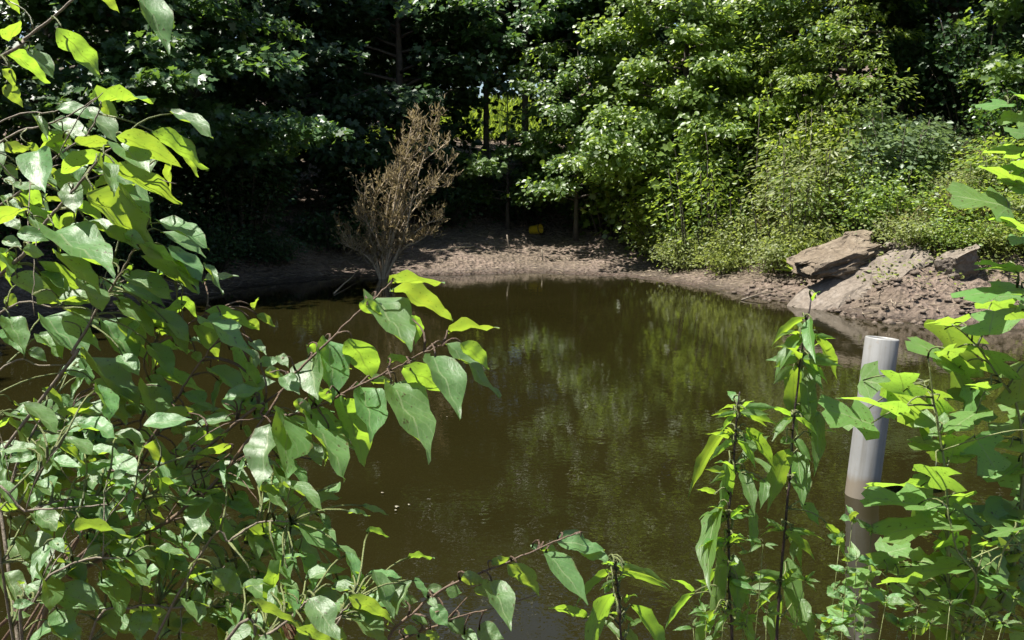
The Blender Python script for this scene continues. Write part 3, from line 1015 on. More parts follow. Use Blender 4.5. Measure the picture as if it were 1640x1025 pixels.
a = gp(819, 402); stick('stake', 'short upright pale stake on the mudflat', [a - Vector((0, 0, .1)), at(811, 377, a.y)], 0.022, M_TWIG)
a = gp(842, 392); stick('stake', 'tiny stub of stake near the yellow container', [a - Vector((0, 0, .08)), at(842, 381, a.y)], 0.02, M_TWIG)
a = gp(870, 420); stick('stake', 'thin stake rising from the middle of the mudflat', [a - Vector((0, 0, .1)), at(868, 400, a.y)], 0.018, M_TWIG)
a, b = on_water(1188, 480, 0.01), gp(1245, 467); stick('stick', 'pale stick lying in the shallows at the slope foot', [a, (a + b) / 2 + Vector((0, 0, .02)), b], 0.014)
a, b = gp(922, 404), gp(960, 409); stick('stick', 'pale stick lying flat in the middle of the mudflat', [a + Vector((0, 0, .02)), (a + b) / 2 + Vector((0, 0, .03)), b + Vector((0, 0, .02))], 0.016)
a, b = gp(700, 405), gp(760, 398); stick('stick', 'branch lying at the shaded left end of the mudflat', [a + Vector((0, 0, .02)), (a + b) / 2 + Vector((0, 0, .05)), b + Vector((0, 0, .03))], 0.02, M_DEAD)
a, b = on_water(535, 470, 0.01), at(575, 432, 16.0); stick('stick', 'thin bare branch poking out of the water left of the dead bush', [a, (a + b) / 2, b], 0.012, M_DEAD)


def brush_pile():
    rng = random.Random(12)
    c = gp(1072, 402)
    t = empty('brush_pile', c)
    tag(t, 'tangle of bare pale branches at the right end of the mudflat', 'branches')
    for _ in range(16):
        tb = Tubes(5)
        a = rng.uniform(-0.3, 3.4)
        d = Vector((math.cos(a), math.sin(a) * .6, rng.uniform(0.1, 0.8))).normalized()
        p = Vector((rng.uniform(-.5, .5), rng.uniform(-.3, .3), -0.03))
        pts = [p]
        for j in range(4):
            d = (d + Vector((rng.gauss(0, .2), rng.gauss(0, .2), rng.gauss(0, .15)))).normalized()
            pts.append(pts[-1] + d * rng.uniform(.12, .26))
        tb.add(pts, [0.016, 0.013, 0.010, 0.007, 0.003])
        for k in (2, 3):
            e = (d + Vector((rng.gauss(0, .7), rng.gauss(0, .7), rng.gauss(0, .4)))).normalized()
            tb.add([pts[k], pts[k] + e * .12, pts[k] + e * .2 + Vector((0, 0, .04))], [0.007, 0.005, 0.002])
        link('branch', tb.mesh('branch'), t, M_TWIG)


brush_pile()


def simple_mat(name, col, rough, var=0.15, scale=12.0):
    m, nt, bs, out = new_mat(name)
    n = noise_tex(nt, scale, 5, 0.6)
    nt.links.new(ramp(nt, n, [(0.3, [v * (1 - var) for v in col]), (0.7, [min(1, v * (1 + var)) for v in col])]), bs.inputs['Base Color'])
    bs.inputs['Roughness'].default_value = rough
    bump(nt, n, bs, 0.1, 0.005)
    return m


def lathe(profile, seg=24, name='lathe'):
    V, F = [], []
    for r, z in profile:
        for k in range(seg):
            a = 2 * math.pi * k / seg
            V.append((r * math.cos(a), r * math.sin(a), z))
    for i in range(len(profile) - 1):
        for k in range(seg):
            k2 = (k + 1) % seg
            F.append((i * seg + k, i * seg + k2, (i + 1) * seg + k2, (i + 1) * seg + k))
    return np_mesh(name, V, [F], True)


def container():
    c = gp(858, 375)
    t = empty('yellow_container', c + Vector((0, 0, 0.10)))
    t.rotation_euler = (math.radians(78), math.radians(25), math.radians(52))
    tag(t, 'small yellow plastic container lying on its side on the far mud', 'container')
    y = simple_mat('yellow_plastic', (0.62, 0.42, 0.02), 0.4)
    d = simple_mat('dark_plastic', (0.03, 0.025, 0.02), 0.5)
    link('body', lathe([(0.0, -0.135), (0.085, -0.135), (0.098, -0.12), (0.10, 0.0), (0.104, 0.10), (0.104, 0.135), (0.096, 0.135), (0.092, -0.11), (0.0, -0.12)], 20, 'body'), t, y)
    link('rim', lathe([(0.104, 0.112), (0.112, 0.115), (0.112, 0.13), (0.1045, 0.134)], 20, 'rim'), t, d)
    tb = Tubes(5)
    tb.add([(0.112 * math.cos(a), 0.112 * math.sin(a) * 0.4 - 0.05, 0.12 + 0.06 * math.sin(a)) for a in np.linspace(0, math.pi, 9)], 0.004)
    link('handle', tb.mesh('handle'), t, d)


container()


def pipe():
    m, nt, bs, out = new_mat('weathered_pvc')
    tc = N(nt, 'ShaderNodeTexCoord')
    sep = N(nt, 'ShaderNodeSeparateXYZ')
    nt.links.new(tc.outputs['Object'], sep.inputs[0])
    n1 = noise_tex(nt, 6, 6, 0.6)
    n2 = noise_tex(nt, 40, 4, 0.6)
    pale = ramp(nt, n1, [(0.3, (0.205, 0.204, 0.195)), (0.7, (0.25, 0.248, 0.238))])
    pale = mixcol(nt, ramp(nt, n2, [(0.62, 0.0), (0.72, 0.5)]), pale, (0.20, 0.17, 0.13))
    vm = N(nt, 'ShaderNodeVectorMath', operation='MULTIPLY')
    nt.links.new(tc.outputs['Object'], vm.inputs[0])
    vm.inputs[1].default_value = (34, 34, 1.6)
    st = noise_tex(nt, 1.0, 5, 0.6, vec=vm.outputs[0])
    pale = mixcol(nt, ramp(nt, st, [(0.5, 0.0), (0.75, 0.55)]), pale, (0.11, 0.10, 0.075))     # run-off streaks
    h = N(nt, 'ShaderNodeMath', operation='MULTIPLY_ADD')
    nt.links.new(n1, h.inputs[0]); h.inputs[1].default_value = 0.14
    nt.links.new(sep.outputs[2], h.inputs[2])
    f = ramp(nt, h.outputs[0], [(0.150, 0.90), (0.195, 0.0)])
    col = mixcol(nt, f, pale, (0.165, 0.137, 0.098))                # silt stain up to the old water level
    nt.links.new(col, bs.inputs['Base Color'])
    bs.inputs['Roughness'].default_value = 0.5
    bump(nt, n2, bs, 0.08, 0.004)
    b = on_water(1380, 792)
    top = at(1413, 541, b.y + 0.05)
    d = top - b
    R = 24.5 / FPX * b.length * 1.0
    L = d.length
    me = lathe([(R, -0.6), (R, L * .3), (R, L * .7), (R, L - .006), (R - .003, L), (R - .014, L), (R - .017, L - .006), (R - .017, -0.6)], 40, 'pipe')
    o = link('pipe', me, mat=m)
    o.location = b
    o.rotation_euler = d.to_track_quat('Z', 'Y').to_euler()
    tag(o, 'weathered pale grey plastic pipe standing tilted in the pond', 'pipe')


pipe()

M_FOAM = simple_mat('bleached_leaf', (0.15, 0.135, 0.09), 0.6)
for px, py, s in ((636, 812, .035), (634, 818, .02), (655, 809, .02), (612, 790, .022), (716, 668, .014)):
    s *= 0.42
    p = on_water(px, py, 0.004)
    bm = bmesh.new()
    rr = random.Random(px)
    vs = [bm.verts.new((math.cos(a) * s * rr.uniform(.6, 1.2), math.sin(a) * s * rr.uniform(.5, 1.0), rr.uniform(0, .006))) for a in np.linspace(0, 6.28, 8)[:-1]]
    top = bm.verts.new((0, 0, 0.008))
    for i in range(len(vs)): bm.faces.new((vs[i], vs[(i + 1) % len(vs)], top))
    me = bpy.data.meshes.new('fleck')
    bm.to_mesh(me); bm.free()
    o = link('floating_fleck', me, mat=M_FOAM)
    o.location = p
    tag(o, 'tiny pale leaf scrap floating on the open water', 'leaf scrap', 'pale scraps floating on the pond')

# ------------------------------------------------------------------ foreground plants
def uv_grid_mesh(name, rows, cols, fn):
    """leaf blade: fn(u in -1..1, v in 0..1) -> x, y, z"""
    V, F, UV = [], [], []
    for i in range(rows + 1):
        for j in range(cols + 1):
            V.append(fn(-1 + 2 * j / cols, i / rows))
            UV.append((j / cols, i / rows))
    for i in range(rows):
        for j in range(cols):
            a = i * (cols + 1) + j
            F.append((a, a + 1, a + cols + 2, a + cols + 1))
    me = np_mesh(name, V, [F], True)
    lay = me.uv_layers.new(name='UVMap')
    li = np.empty(len(me.loops), dtype=np.int32)
    me.loops.foreach_get('vertex_index', li)
    lay.data.foreach_set('uv', np.array(UV, dtype=np.float32)[li].ravel())
    return me


def ovate(seed):
    r = random.Random(seed)
    curl, fold, wav, ph = r.uniform(0.02, 0.24), r.uniform(0.04, 0.34), r.uniform(0.01, 0.035), r.uniform(0, 6)
    side = r.uniform(-0.10, 0.10)
    bites = []
    if seed % 4 == 3: bites.append((r.choice((-1, 1)), r.uniform(.45, .8), r.uniform(.08, .13), r.uniform(.35, .7)))
    if seed % 6 == 5: bites.append((r.choice((-1, 1)), r.uniform(.6, .95), .10, .5))
    pw, ex, tipc = r.uniform(0.60, 0.86), r.uniform(0.75, 1.0), r.uniform(0.3, 0.6)
    asy = r.uniform(-.08, .08)

    def fn(u, v):
        w = max(0.0, math.sin(math.pi * v ** pw)) ** ex
        w *= 1 - tipc * max(0, v - 0.70) / 0.30
        w *= 1 + asy * (1 if u > 0 else -1)
        w = max(w, 0.012)
        w *= 1 + 0.035 * math.sin(v * 70 + ph)
        for sd, c, h, dep in bites:
            if u * sd > 0 and abs(v - c) < h: w *= 1 - dep * (1 - ((v - c) / h) ** 2)
        x = u * w * 0.5
        z = fold * abs(x) * (1.2 - v) - curl * v * v + wav * math.sin(v * 11 + ph) * abs(u) + wav * math.sin(v * 17 + ph * 2 + u)
        return (x + side * v * v, v - 0.3 * curl * v * v, z)
    return uv_grid_mesh('ovate_leaf', 11, 4, fn)


def lance(seed):
    r = random.Random(seed + 50)
    curl, fold, ph = r.uniform(0.25, 0.75), r.uniform(0.15, 0.5), r.uniform(0, 6)

    def fn(u, v):
        w = max(0.015, math.sin(math.pi * v ** 0.7) ** 0.9 * (1 - 0.4 * max(0, v - .6) / .4))
        if abs(u) > .9: w *= 1 + 0.13 * (1 if int(v * 100) % 2 else -0.6)
        a = curl * v * 1.2
        y = math.sin(a) / (curl * 1.2)
        z = -(1 - math.cos(a)) / (curl * 1.2)
        return (u * w * 0.5 + 0.03 * math.sin(v * 5 + ph), y, z + fold * abs(u * w * .5) * .26 + 0.012 * math.sin(v * 19 + ph) * abs(u))
    return uv_grid_mesh('lance_leaf', 13, 4, fn)


def lobed(seed):
    """four-lobed blade with a notched tip"""
    r = random.Random(seed + 90)
    curl, fold, ph = r.uniform(0.05, 0.32), r.uniform(0.0, 0.30), r.uniform(0, 6)
    j = lambda a: a + r.uniform(-.03, .03)
    def half():
        return [(0.0, 0.0), (j(.22), -.04), (j(.42), .02), (j(.54), j(.17)), (j(.60), j(.27)), (j(.44), .31), (j(.30), .36), (j(.24), j(.43)), (j(.30), .52), (j(.40), j(.66)),
                (j(.46), j(.84)), (j(.34), .88), (j(.16), j(.93)), (0.012, .86)]
    H = {-1: half(), 1: half()}

    def fn(u, v):
        o = H[1 if u >= 0 else -1]
        i = int(round(v * (len(o) - 1)))
        ex, ey = o[i]
        cy = 0.86 * (i / (len(o) - 1)) ** 1.05
        a = abs(u)
        x, y = ex * a * (1 if u >= 0 else -1), cy + (ey - cy) * a
        return (x, y, fold * abs(x) - curl * y * y - 0.25 * curl * x * x + 0.02 * math.sin(5 * y + ph + 6 * x))
    return uv_grid_mesh('lobed_leaf', 13, 4, fn)


KIND = {
    'ovate': ([ovate(i) for i in range(22)], M_OVATE, 0.52),
    'lance': ([lance(i) for i in range(9)], M_LANCE, 0.24),
    'lobed': ([lobed(i) for i in range(6)], M_TULIP, 0.95),
}
for k, (ms, mt, asp) in KIND.items():
    for me in ms: me.materials.append(mt)
for k, mt in (('brown', M_DEADLEAF),):
    me = ovate(3)
    me.materials.append(mt)
    KIND[k] = ([me], mt, 0.6)

# crops of the photograph that the leaves were measured in: x0, y0, scale
CROP = {1: (0, 0, 3.015), 2: (0, 340, 3.015), 3: (0, 680, 2.97), 4: (400, 400, 2.847), 5: (400, 740, 3.598), 6: (820, 680, 2.971),
        7: (1060, 460, 1.814), 8: (1300, 460, 1.814), 9: (1300, 0, 2.329), 10: (1180, 340, 3.565), 11: (1340, 760, 3.867), 12: (1480, 460, 3.2), 13: (1040, 780, 4.182), 0: (0, 0, 1.0)}


def cpx(c, x, y):
    x0, y0, s = CROP[c]
    return x0 + x / s, y0 + y / s


def stalk_mesh(mat):
    tb = Tubes(5)
    tb.add([(0.012 * math.sin(t * 3.14), 0.004 * math.sin(t * 5), t) for t in (0, .2, .4, .6, .8, 1)], [0.0022, 0.0018, 0.0015, 0.0014, 0.0014, 0.0015])
    me = tb.mesh('leaf_stalk')
    me.materials.append(mat)
    return me


STALK = {'red': stalk_mesh(M_RED), 'green': stalk_mesh(M_GSTEM), 'pale': stalk_mesh(M_TWIG)}


class Plant:
    def __init__(self, name, label, cat, root, bark, seed, group=None):
        self.t = empty(name, root)
        tag(self.t, label, cat, group)
        self.root = Vector(root)
        self.r = random.Random(seed)
        self.branches = []                      # (object, world points)
        self.bark = bark
        self.stalk = 'red' if bark is M_RED else 'green'

    def stem(self, pts, r0, r1, name='stem', mat=None, sub=5, bend=True):
        path = smooth_path(pts, sub)
        if bend:
            path = [p + Vector((self.r.gauss(0, .0007), self.r.gauss(0, .0007), self.r.gauss(0, .0007))) for p in path]
        tb = Tubes(7)
        n = len(path)
        tb.add([p - self.root for p in path], [0.58 * (r0 + (r1 - r0) * i / (n - 1)) for i in range(n)])
        o = link(name, tb.mesh(name), self.t, mat or self.bark)
        self.branches.append((o, path))
        return path

    def trace(self, crop, pts, depth, r0, r1, start=None, depth2=None, name='branch', mat=None):
        d2 = depth2 if depth2 is not None else depth
        W = [at(*cpx(crop if len(p) < 3 else p[2], p[0], p[1]), depth + (d2 - depth) * i / max(1, len(pts) - 1)) for i, p in enumerate(pts)]
        if start is not None:
            W = [Vector(start)] + W
        return self.stem(W, r0, r1, name, mat)

    def nearest(self, p, spread=0.0):
        best = None
        for o, path in self.branches:
            for q in path:
                d = (q - p).length
                if best is None or d < best[0]: best = (d, o, q)
        return best

    def leaf(self, base, tip, width, face, kind='ovate', pet=0.0022):
        """base, tip in world space; face: t = upper side shows, u = underside shows, g = upper side turned to the viewer"""
        a = tip - base
        L = a.length * 1.04
        width = width * 0.97
        a.normalize()
        v = (cam.location - base).normalized()
        meshes, mt, asp = KIND[kind]
        upk = min(1.0, abs(a.z) / (math.hypot(a.x, a.z) + 1e-6)) ** 2
        wt = max(width, min(asp * L, width / (0.30 + 0.52 * upk)))
        c = max(0.28, min(0.94, width / wt))
        if width > wt: wt = width / 0.94
        u = a.cross(v)
        if u.length < 1e-4: u = Vector((1, 0, 0))
        u.normalize()
        if u.z < 0: u = -u
        vp = (v - a * v.dot(a)).normalized()
        s = math.sqrt(1 - c * c)
        n = (vp * c + u * s) if face != 'u' else (vp * -c + u * s)
        n = n.normalized()
        S = a.cross(n).normalized()
        d, bo, q = self.nearest(base)
        o = bpy.data.objects.new('leaf', self.r.choice(meshes))
        COL.objects.link(o)
        o.parent = bo
        lb = base - self.root
        M = Matrix(((S.x * wt, a.x * L, n.x * L, lb.x), (S.y * wt, a.y * L, n.y * L, lb.y), (S.z * wt, a.z * L, n.z * L, lb.z), (0, 0, 0, 1)))
        o.matrix_local = M
        # stalk from the branch to the leaf base
        if d > 0.004:
            e = base + a * 0.008 - q
            le = e.length
            e.normalize()
            x = e.orthogonal().normalized() if abs(e.z) > .98 else (Vector((0, 0, 1)) - e * e.z).normalized()
            y = e.cross(x)
            r = pet / 0.0022
            lq = q - self.root
            st = bpy.data.objects.new('leaf_stalk', STALK[self.stalk])
            COL.objects.link(st)
            st.parent = bo
            st.matrix_local = Matrix(((x.x * r, y.x * r, e.x * le, lq.x), (x.y * r, y.y * r, e.y * le, lq.y), (x.z * r, y.z * r, e.z * le, lq.z), (0, 0, 0, 1)))
        return o

    def px_leaf(self, crop, bx, by, tx, ty, w, face, kind='ovate', depth=None, k=0.55):
        b, t = cpx(crop, bx, by), cpx(crop, tx, ty)
        if depth is None:
            # depth of the nearest branch as seen from here, a little scattered
            best = None
            for o, path in self.branches:
                for q in path:
                    dq = q - cam.location
                    fy = dq.y * CP - dq.z * SP
                    if fy < 0.2: continue
                    qx = PW / 2 + dq.x / fy * FPX
                    qy = PH / 2 - (dq.z * CP + dq.y * SP) / fy * FPX
                    e = math.hypot(qx - b[0], qy - b[1])
                    if best is None or e < best[0]: best = (e, q.y)
            depth = best[1] + self.r.uniform(-0.05, 0.05) + (0.07 if face == 'g' else 0.0)
        Lp = math.hypot(t[0] - b[0], t[1] - b[1])
        Lm = Lp / FPX * depth
        up = -(t[1] - b[1]) / max(Lp, 1)                     # +1 points up in the picture
        dz = k * Lm * up * (1 if face != 'u' else -1) + self.r.uniform(-0.15, 0.15) * Lm
        dz *= {'t': 2.3, 'u': 2.0, 'g': 1.5}[face]
        B, T = at(b[0], b[1], depth), at(t[0], t[1], depth + dz)
        return self.leaf(B, T, w / CROP[crop][2] / FPX * depth, face, kind)

    def proj(self, q):
        dq = q - cam.location
        fy = dq.y * CP - dq.z * SP
        return PW / 2 + dq.x / fy * FPX, PH / 2 - (dq.z * CP + dq.y * SP) / fy * FPX

    def fill(self, n, ok, ln, faces, kind='ovate', seed=0, off=0.055, asp=(0.18, 0.34), k=0.55):
        """more leaves along the branches, a stalk's length away from them"""
        rg = random.Random(seed)
        pool = []
        for o, path in self.branches:
            for a_, b_ in zip(path, path[1:]):
                for f in (0, .25, .5, .75):
                    q = a_.lerp(b_, f)
                    if q.y < 0.5: continue
                    p = self.proj(q)
                    if ok(*p): pool.append((q, p))
        for _ in range(n):
            q, (px, py) = rg.choice(pool)
            b = q + Vector((rg.gauss(0, off), abs(rg.gauss(0.05, off)) + 0.02, rg.gauss(0, off * .8)))
            bx, by = self.proj(b)
            a = rg.uniform(-0.35, 1.1) if rg.random() < .75 else rg.uniform(1.6, 3.3)
            L = rg.uniform(*ln)
            self.px_leaf(0, bx, by, bx + math.cos(a) * L, by + math.sin(a) * L, L * rg.uniform(*asp), rg.choice(faces), kind, depth=b.y, k=k)

    def twigs(self, n, ok, seed, ln=(0.14, 0.30), r=0.0024):
        """side twigs that leave the branches"""
        rg = random.Random(seed)
        pool = [(o, q) for o, path in self.branches for q in path if q.y > .5 and ok(*self.proj(q))]
        for _ in range(n):
            o, q = rg.choice(pool)
            d = Vector((rg.uniform(-.3, 1), rg.uniform(-.35, .45), rg.uniform(-.35, .8))).normalized()
            L = rg.uniform(*ln)
            self.stem([q, q + d * L * .5 + Vector((0, 0, .015)), q + d * L], r, 0.0012, 'branch')


def near_root(x, y):
    return Vector((x, y, gz(x, y) - 0.03))


# --- the left clump: three saplings
rootA = near_root(-1.22, 1.62)
A = Plant('leaning_sapling', 'tall sapling with big sunlit leaves filling the upper left corner', 'sapling', rootA, M_TWIG, 1)
A.stem([rootA, rootA + Vector((0.06, 0.0, 0.7)), rootA + Vector((0.02, 0.02, 1.3)), rootA + Vector((0.10, 0.0, 2.1))], 0.016, 0.006, 'stem')
sA = lambda z: Vector((-1.16, 1.62, z))
A.trace(1, [(20, 268), (120, 190), (230, 105), (350, 0), (420, -70)], 1.50, 0.0052, 0.003, sA(1.78))
A.trace(2, [(50, 260), (150, 130), (265, 0), (330, 950, 1), (420, 840, 1), (520, 730, 1), (575, 690, 1)], 1.42, 0.0062, 0.002, sA(1.35), 1.36)
A.trace(1, [(60, 950), (150, 870), (280, 750), (420, 650), (470, 560), (482, 530)], 1.55, 0.0045, 0.002, sA(1.5))
A.trace(1, [(25, 672), (200, 610), (330, 560), (470, 470)], 1.62, 0.004, 0.002, sA(1.6))
A.trace(1, [(25, 578), (230, 545), (290, 535)], 1.70, 0.0035, 0.0018, sA(1.66))
A.trace(2, [(310, 760), (350, 680), (450, 500), (530, 380), (620, 230), (680, 125)], 1.48, 0.0058, 0.0025, sA(0.95), 1.44)
A.trace(2, [(25, 745), (190, 740), (330, 735)], 1.60, 0.004, 0.002, sA(1.15))
A.trace(2, [(25, 470), (250, 458), (310, 462)], 1.52, 0.004, 0.002, sA(1.3))
LEAVES_A = {1: [
    (270, 140, 500, 335, 110, 'u'), (35, 250, 240, 390, 75, 'u'), (130, 245, 265, 345, 50, 'g'), (470, -40, 580, 50, 45, 'u'), (655, -40, 845, 200, 105, 't'),
    (30, -10, 100, 60, 45, 'u'), (40, 200, 95, 90, 75, 'u'), (20, 330, 75, 420, 50, 'u'), (25, 410, 110, 510, 75, 'u'), (480, 495, 760, 440, 78, 'u'),
    (480, 500, 575, 560, 75, 'u'), (270, 525, 455, 545, 55, 't'), (385, 530, 590, 635, 62, 'g'), (255, 590, 430, 650, 72, 'g'), (300, 640, 420, 672, 40, 't'),
    (215, 650, 370, 690, 85, 'u'), (225, 640, 300, 735, 85, 'u'), (20, 730, 160, 700, 65, 'u'), (370, 705, 570, 665, 72, 'u'), (560, 655, 890, 770, 110, 'u'),
    (730, 640, 1005, 805, 90, 'u'), (575, 690, 705, 815, 140, 't'), (335, 725, 375, 842, 112, 't'), (185, 725, 190, 915, 152, 't'), (345, 880, 355, 1022, 118, 't'),
    (490, 800, 720, 1025, 115, 'g'), (245, 850, 500, 925, 112, 'u'), (520, 810, 878, 962, 95, 'u'), (420, 930, 800, 1215, 160, 'u'), (700, 940, 715, 1025, 62, 't'),
    (80, 930, 215, 1000, 95, 'u'), (110, 915, 200, 1030, 85, 'u'), (20, 945, 100, 1015, 65, 't'), (60, 890, 205, 908, 38, 't'), (480, 770, 560, 925, 55, 't'),
    (20, 800, 90, 860, 60, 'u'), (25, 860, 70, 890, 40, 't')], 2: [
    (80, 5, 345, 78, 75, 'u'), (405, 40, 660, 158, 48, 'g'), (235, 85, 540, 275, 155, 't'), (85, 100, 225, 115, 75, 't'), (265, 190, 490, 345, 65, 't'),
    (600, 105, 705, 145, 75, 'u'), (770, 50, 1002, 132, 58, 't'), (778, 92, 995, 192, 52, 't'), (690, 150, 850, 228, 45, 'u'), (815, 170, 1002, 302, 62, 'g'),
    (680, 215, 962, 372, 78, 'u'), (820, 215, 962, 372, 65, 'g'), (600, 305, 832, 405, 88, 't'), (585, 345, 792, 428, 62, 't'), (535, 250, 578, 230, 52, 't'),
    (505, 320, 608, 418, 75, 'g'), (110, 180, 222, 195, 75, 'u'), (180, 240, 472, 405, 65, 'u'), (45, 320, 302, 425, 105, 'u'), (190, 300, 338, 395, 115, 'g'),
    (390, 330, 522, 442, 62, 't'), (305, 450, 452, 400, 72, 'u'), (25, 410, 88, 445, 72, 'u'), (555, 435, 757, 570, 72, 't'), (650, 460, 838, 582, 75, 'u'),
    (310, 460, 482, 532, 45, 't'), (830, 570, 912, 675, 72, 'u'), (680, 455, 948, 582, 65, 't'), (25, 500, 132, 645, 105, 't'), (25, 560, 112, 665, 105, 'g'),
    (190, 500, 452, 685, 115, 'g'), (300, 510, 492, 645, 95, 'u'), (480, 515, 692, 725, 115, 'g'), (570, 520, 728, 695, 95, 'u'), (190, 590, 312, 685, 85, 'g'),
    (145, 660, 218, 712, 62, 'g'), (575, 690, 668, 775, 85, 't'), (720, 640, 842, 762, 88, 't'), (410, 690, 682, 932, 110, 'g'), (25, 20, 95, 60, 70, 't'),
    (20, 130, 90, 160, 60, 't'), (25, 180, 60, 300, 70, 't'), (20, 225, 110, 260, 50, 'g')]}
for c, ls in LEAVES_A.items():
    for l in ls: A.px_leaf(c, *l)

inA = lambda x, y: 0 < x < 340 and 200 < y < 700
A.twigs(9, lambda x, y: 0 < x < 230 and 240 < y < 700, 41, (0.08, 0.18), 0.0018)
A.fill(44, inA, (35, 78), 'uutgu', seed=23)

rootB = near_root(-1.05, 1.42)
B = Plant('reaching_sapling', 'sapling whose two leafy branches reach out over the middle of the pond', 'sapling', rootB, M_RED, 2)
B.stem([rootB, rootB + Vector((0.05, 0, 0.4)), rootB + Vector((0.12, 0, 0.75)), rootB + Vector((0.2, 0, 1.0))], 0.015, 0.007, 'stem')
sB = lambda z: Vector((-0.92, 1.42, z))
B.trace(3, [(250, 790), (345, 725), (440, 660), (600, 570), (700, 510), (800, 460), (930, 350), (970, 330), (1060, 230), (45, 800, 4), (140, 650, 4), (210, 560, 4), (285, 490, 4), (375, 400, 4), (480, 300, 4), (580, 210, 4), (645, 150, 4)],
        1.30, 0.0075, 0.0022, sB(0.62), 1.38)
B.trace(4, [(-60, 790), (60, 760), (220, 745), (360, 690), (450, 640), (580, 580), (680, 530), (750, 490), (880, 430)], 1.38, 0.0052, 0.0016, sB(0.9), 1.28)
B.trace(2, [(720, 1100), (780, 1020), (830, 940), (900, 820), (1010, 670), (1080, 590)], 1.45, 0.0048, 0.0022, sB(0.85), 1.46)
B.trace(2, [(740, 640), (830, 600), (900, 550), (990, 490), (1060, 470)], 1.50, 0.0034, 0.0018, None)
B.trace(3, [(440, 420), (610, 310), (670, 190), (760, 20), (800, -60)], 1.50, 0.0052, 0.0025, sB(0.75))
B.trace(3, [(450, 220), (680, 220), (860, 205), (1060, 195)], 1.42, 0.003, 0.0016, None)
B.trace(2, [(640, 1120), (590, 1025), (530, 930), (450, 830)], 1.55, 0.0042, 0.002, sB(0.8))
LEAVES_B = {4: [
    (630, 150, 888, 125, 62, 'u'), (640, 175, 932, 298, 75, 'u'), (562, 212, 732, 430, 155, 't'), (505, 240, 600, 292, 72, 'u'), (752, 300, 765, 418, 65, 'u'),
    (900, 382, 1132, 318, 48, 'u'), (350, 400, 412, 655, 145, 't'), (455, 410, 582, 585, 135, 'u'), (282, 488, 285, 675, 142, 't'), (265, 430, 340, 520, 62, 'u'),
    (150, 575, 222, 655, 92, 't'), (40, 520, 142, 500, 52, 'g'), (130, 480, 172, 525, 55, 't'), (22, 275, 28, 205, 26, 'u'), (30, 300, 122, 338, 38, 'u'),
    (0, 320, 42, 362, 52, 'u'), (0, 420, 72, 472, 45, 't'), (5, 450, 30, 562, 45, 'g'), (70, 550, 168, 582, 52, 'u'), (10, 612, 112, 600, 52, 'g'),
    (625, 512, 752, 490, 42, 'u'), (700, 540, 932, 642, 115, 'u'), (750, 540, 812, 562, 42, 't'), (822, 480, 985, 722, 142, 't'), (960, 430, 1102, 522, 72, 'u'),
    (885, 425, 1162, 642, 82, 'g'), (505, 618, 590, 835, 135, 't'), (620, 598, 868, 888, 150, 't'), (665, 600, 802, 762, 110, 'g'), (420, 680, 532, 952, 152, 'u'),
    (550, 602, 652, 590, 52, 'u'), (240, 735, 492, 862, 62, 'u'), (150, 735, 200, 1022, 152, 't'), (95, 798, 30, 1075, 145, 't'), (260, 760, 452, 992, 95, 't'),
    (340, 820, 432, 905, 55, 'u'), (120, 950, 292, 1022, 52, 't'), (340, 860, 350, 972, 45, 'u'), (320, 640, 300, 752, 85, 't'), (330, 640, 372, 692, 62, 'u'),
    (200, 690, 292, 742, 62, 'u'), (0, 680, 92, 722, 72, 't'), (10, 752, 102, 740, 62, 't'), (270, 880, 332, 972, 75, 'g')], 2: [
    (990, 480, 1236, 545, 68, 'u'), (950, 545, 1066, 698, 105, 'u'), (985, 520, 1240, 655, 85, 't'), (1072, 490, 988, 545, 62, 't'), (1110, 650, 1218, 802, 55, 'u'),
    (740, 772, 992, 850, 72, 'u'), (700, 800, 842, 872, 62, 'u'), (690, 818, 820, 1004, 115, 't'), (520, 858, 622, 1004, 95, 't'), (1000, 752, 1222, 862, 75, 't'),
    (930, 680, 982, 722, 52, 'u'), (1070, 910, 1192, 962, 65, 'g'), (1180, 900, 1240, 955, 62, 't'), (830, 980, 892, 1025, 65, 't'), (930, 1002, 1052, 970, 65, 'u'),
    (890, 870, 1018, 932, 65, 't'), (860, 940, 922, 972, 42, 't'), (330, 962, 452, 890, 62, 't'), (300, 1002, 452, 912, 62, 'u'), (350, 1022, 502, 960, 62, 't')], 3: [
    (500, 85, 662, 80, 55, 'u'), (650, 30, 752, 62, 55, 'u'), (540, 130, 612, 182, 95, 'g'), (550, 150, 652, 235, 102, 't'), (660, 240, 732, 288, 45, 'u'),
    (835, 110, 892, 132, 75, 't'), (870, 203, 865, 322, 95, 't'), (960, 208, 970, 312, 75, 'g'), (745, 345, 842, 362, 78, 't'), (850, 342, 942, 310, 42, 't'),
    (962, 348, 948, 522, 125, 't'), (1010, 330, 1112, 382, 52, 't'), (1100, 350, 1212, 432, 85, 'g'), (1110, 330, 1192, 362, 42, 't'), (910, 110, 1082, 10, 85, 'u'),
    (1040, 100, 990, 132, 62, 'u'), (400, 40, 482, 52, 62, 't'), (690, 470, 782, 492, 62, 't'), (750, 530, 882, 546, 35, 't'), (880, 480, 952, 582, 95, 'g')]}
for c, ls in LEAVES_B.items():
    for l in ls: B.px_leaf(c, *l)

inB = lambda x, y: 120 < x < 480 and 560 < y < 860
B.twigs(8, inB, 42, (0.07, 0.15), 0.0018)
B.fill(80, lambda x, y: 60 < x < 480 and 520 < y < 860, (32, 66), 'ttuut', seed=29)

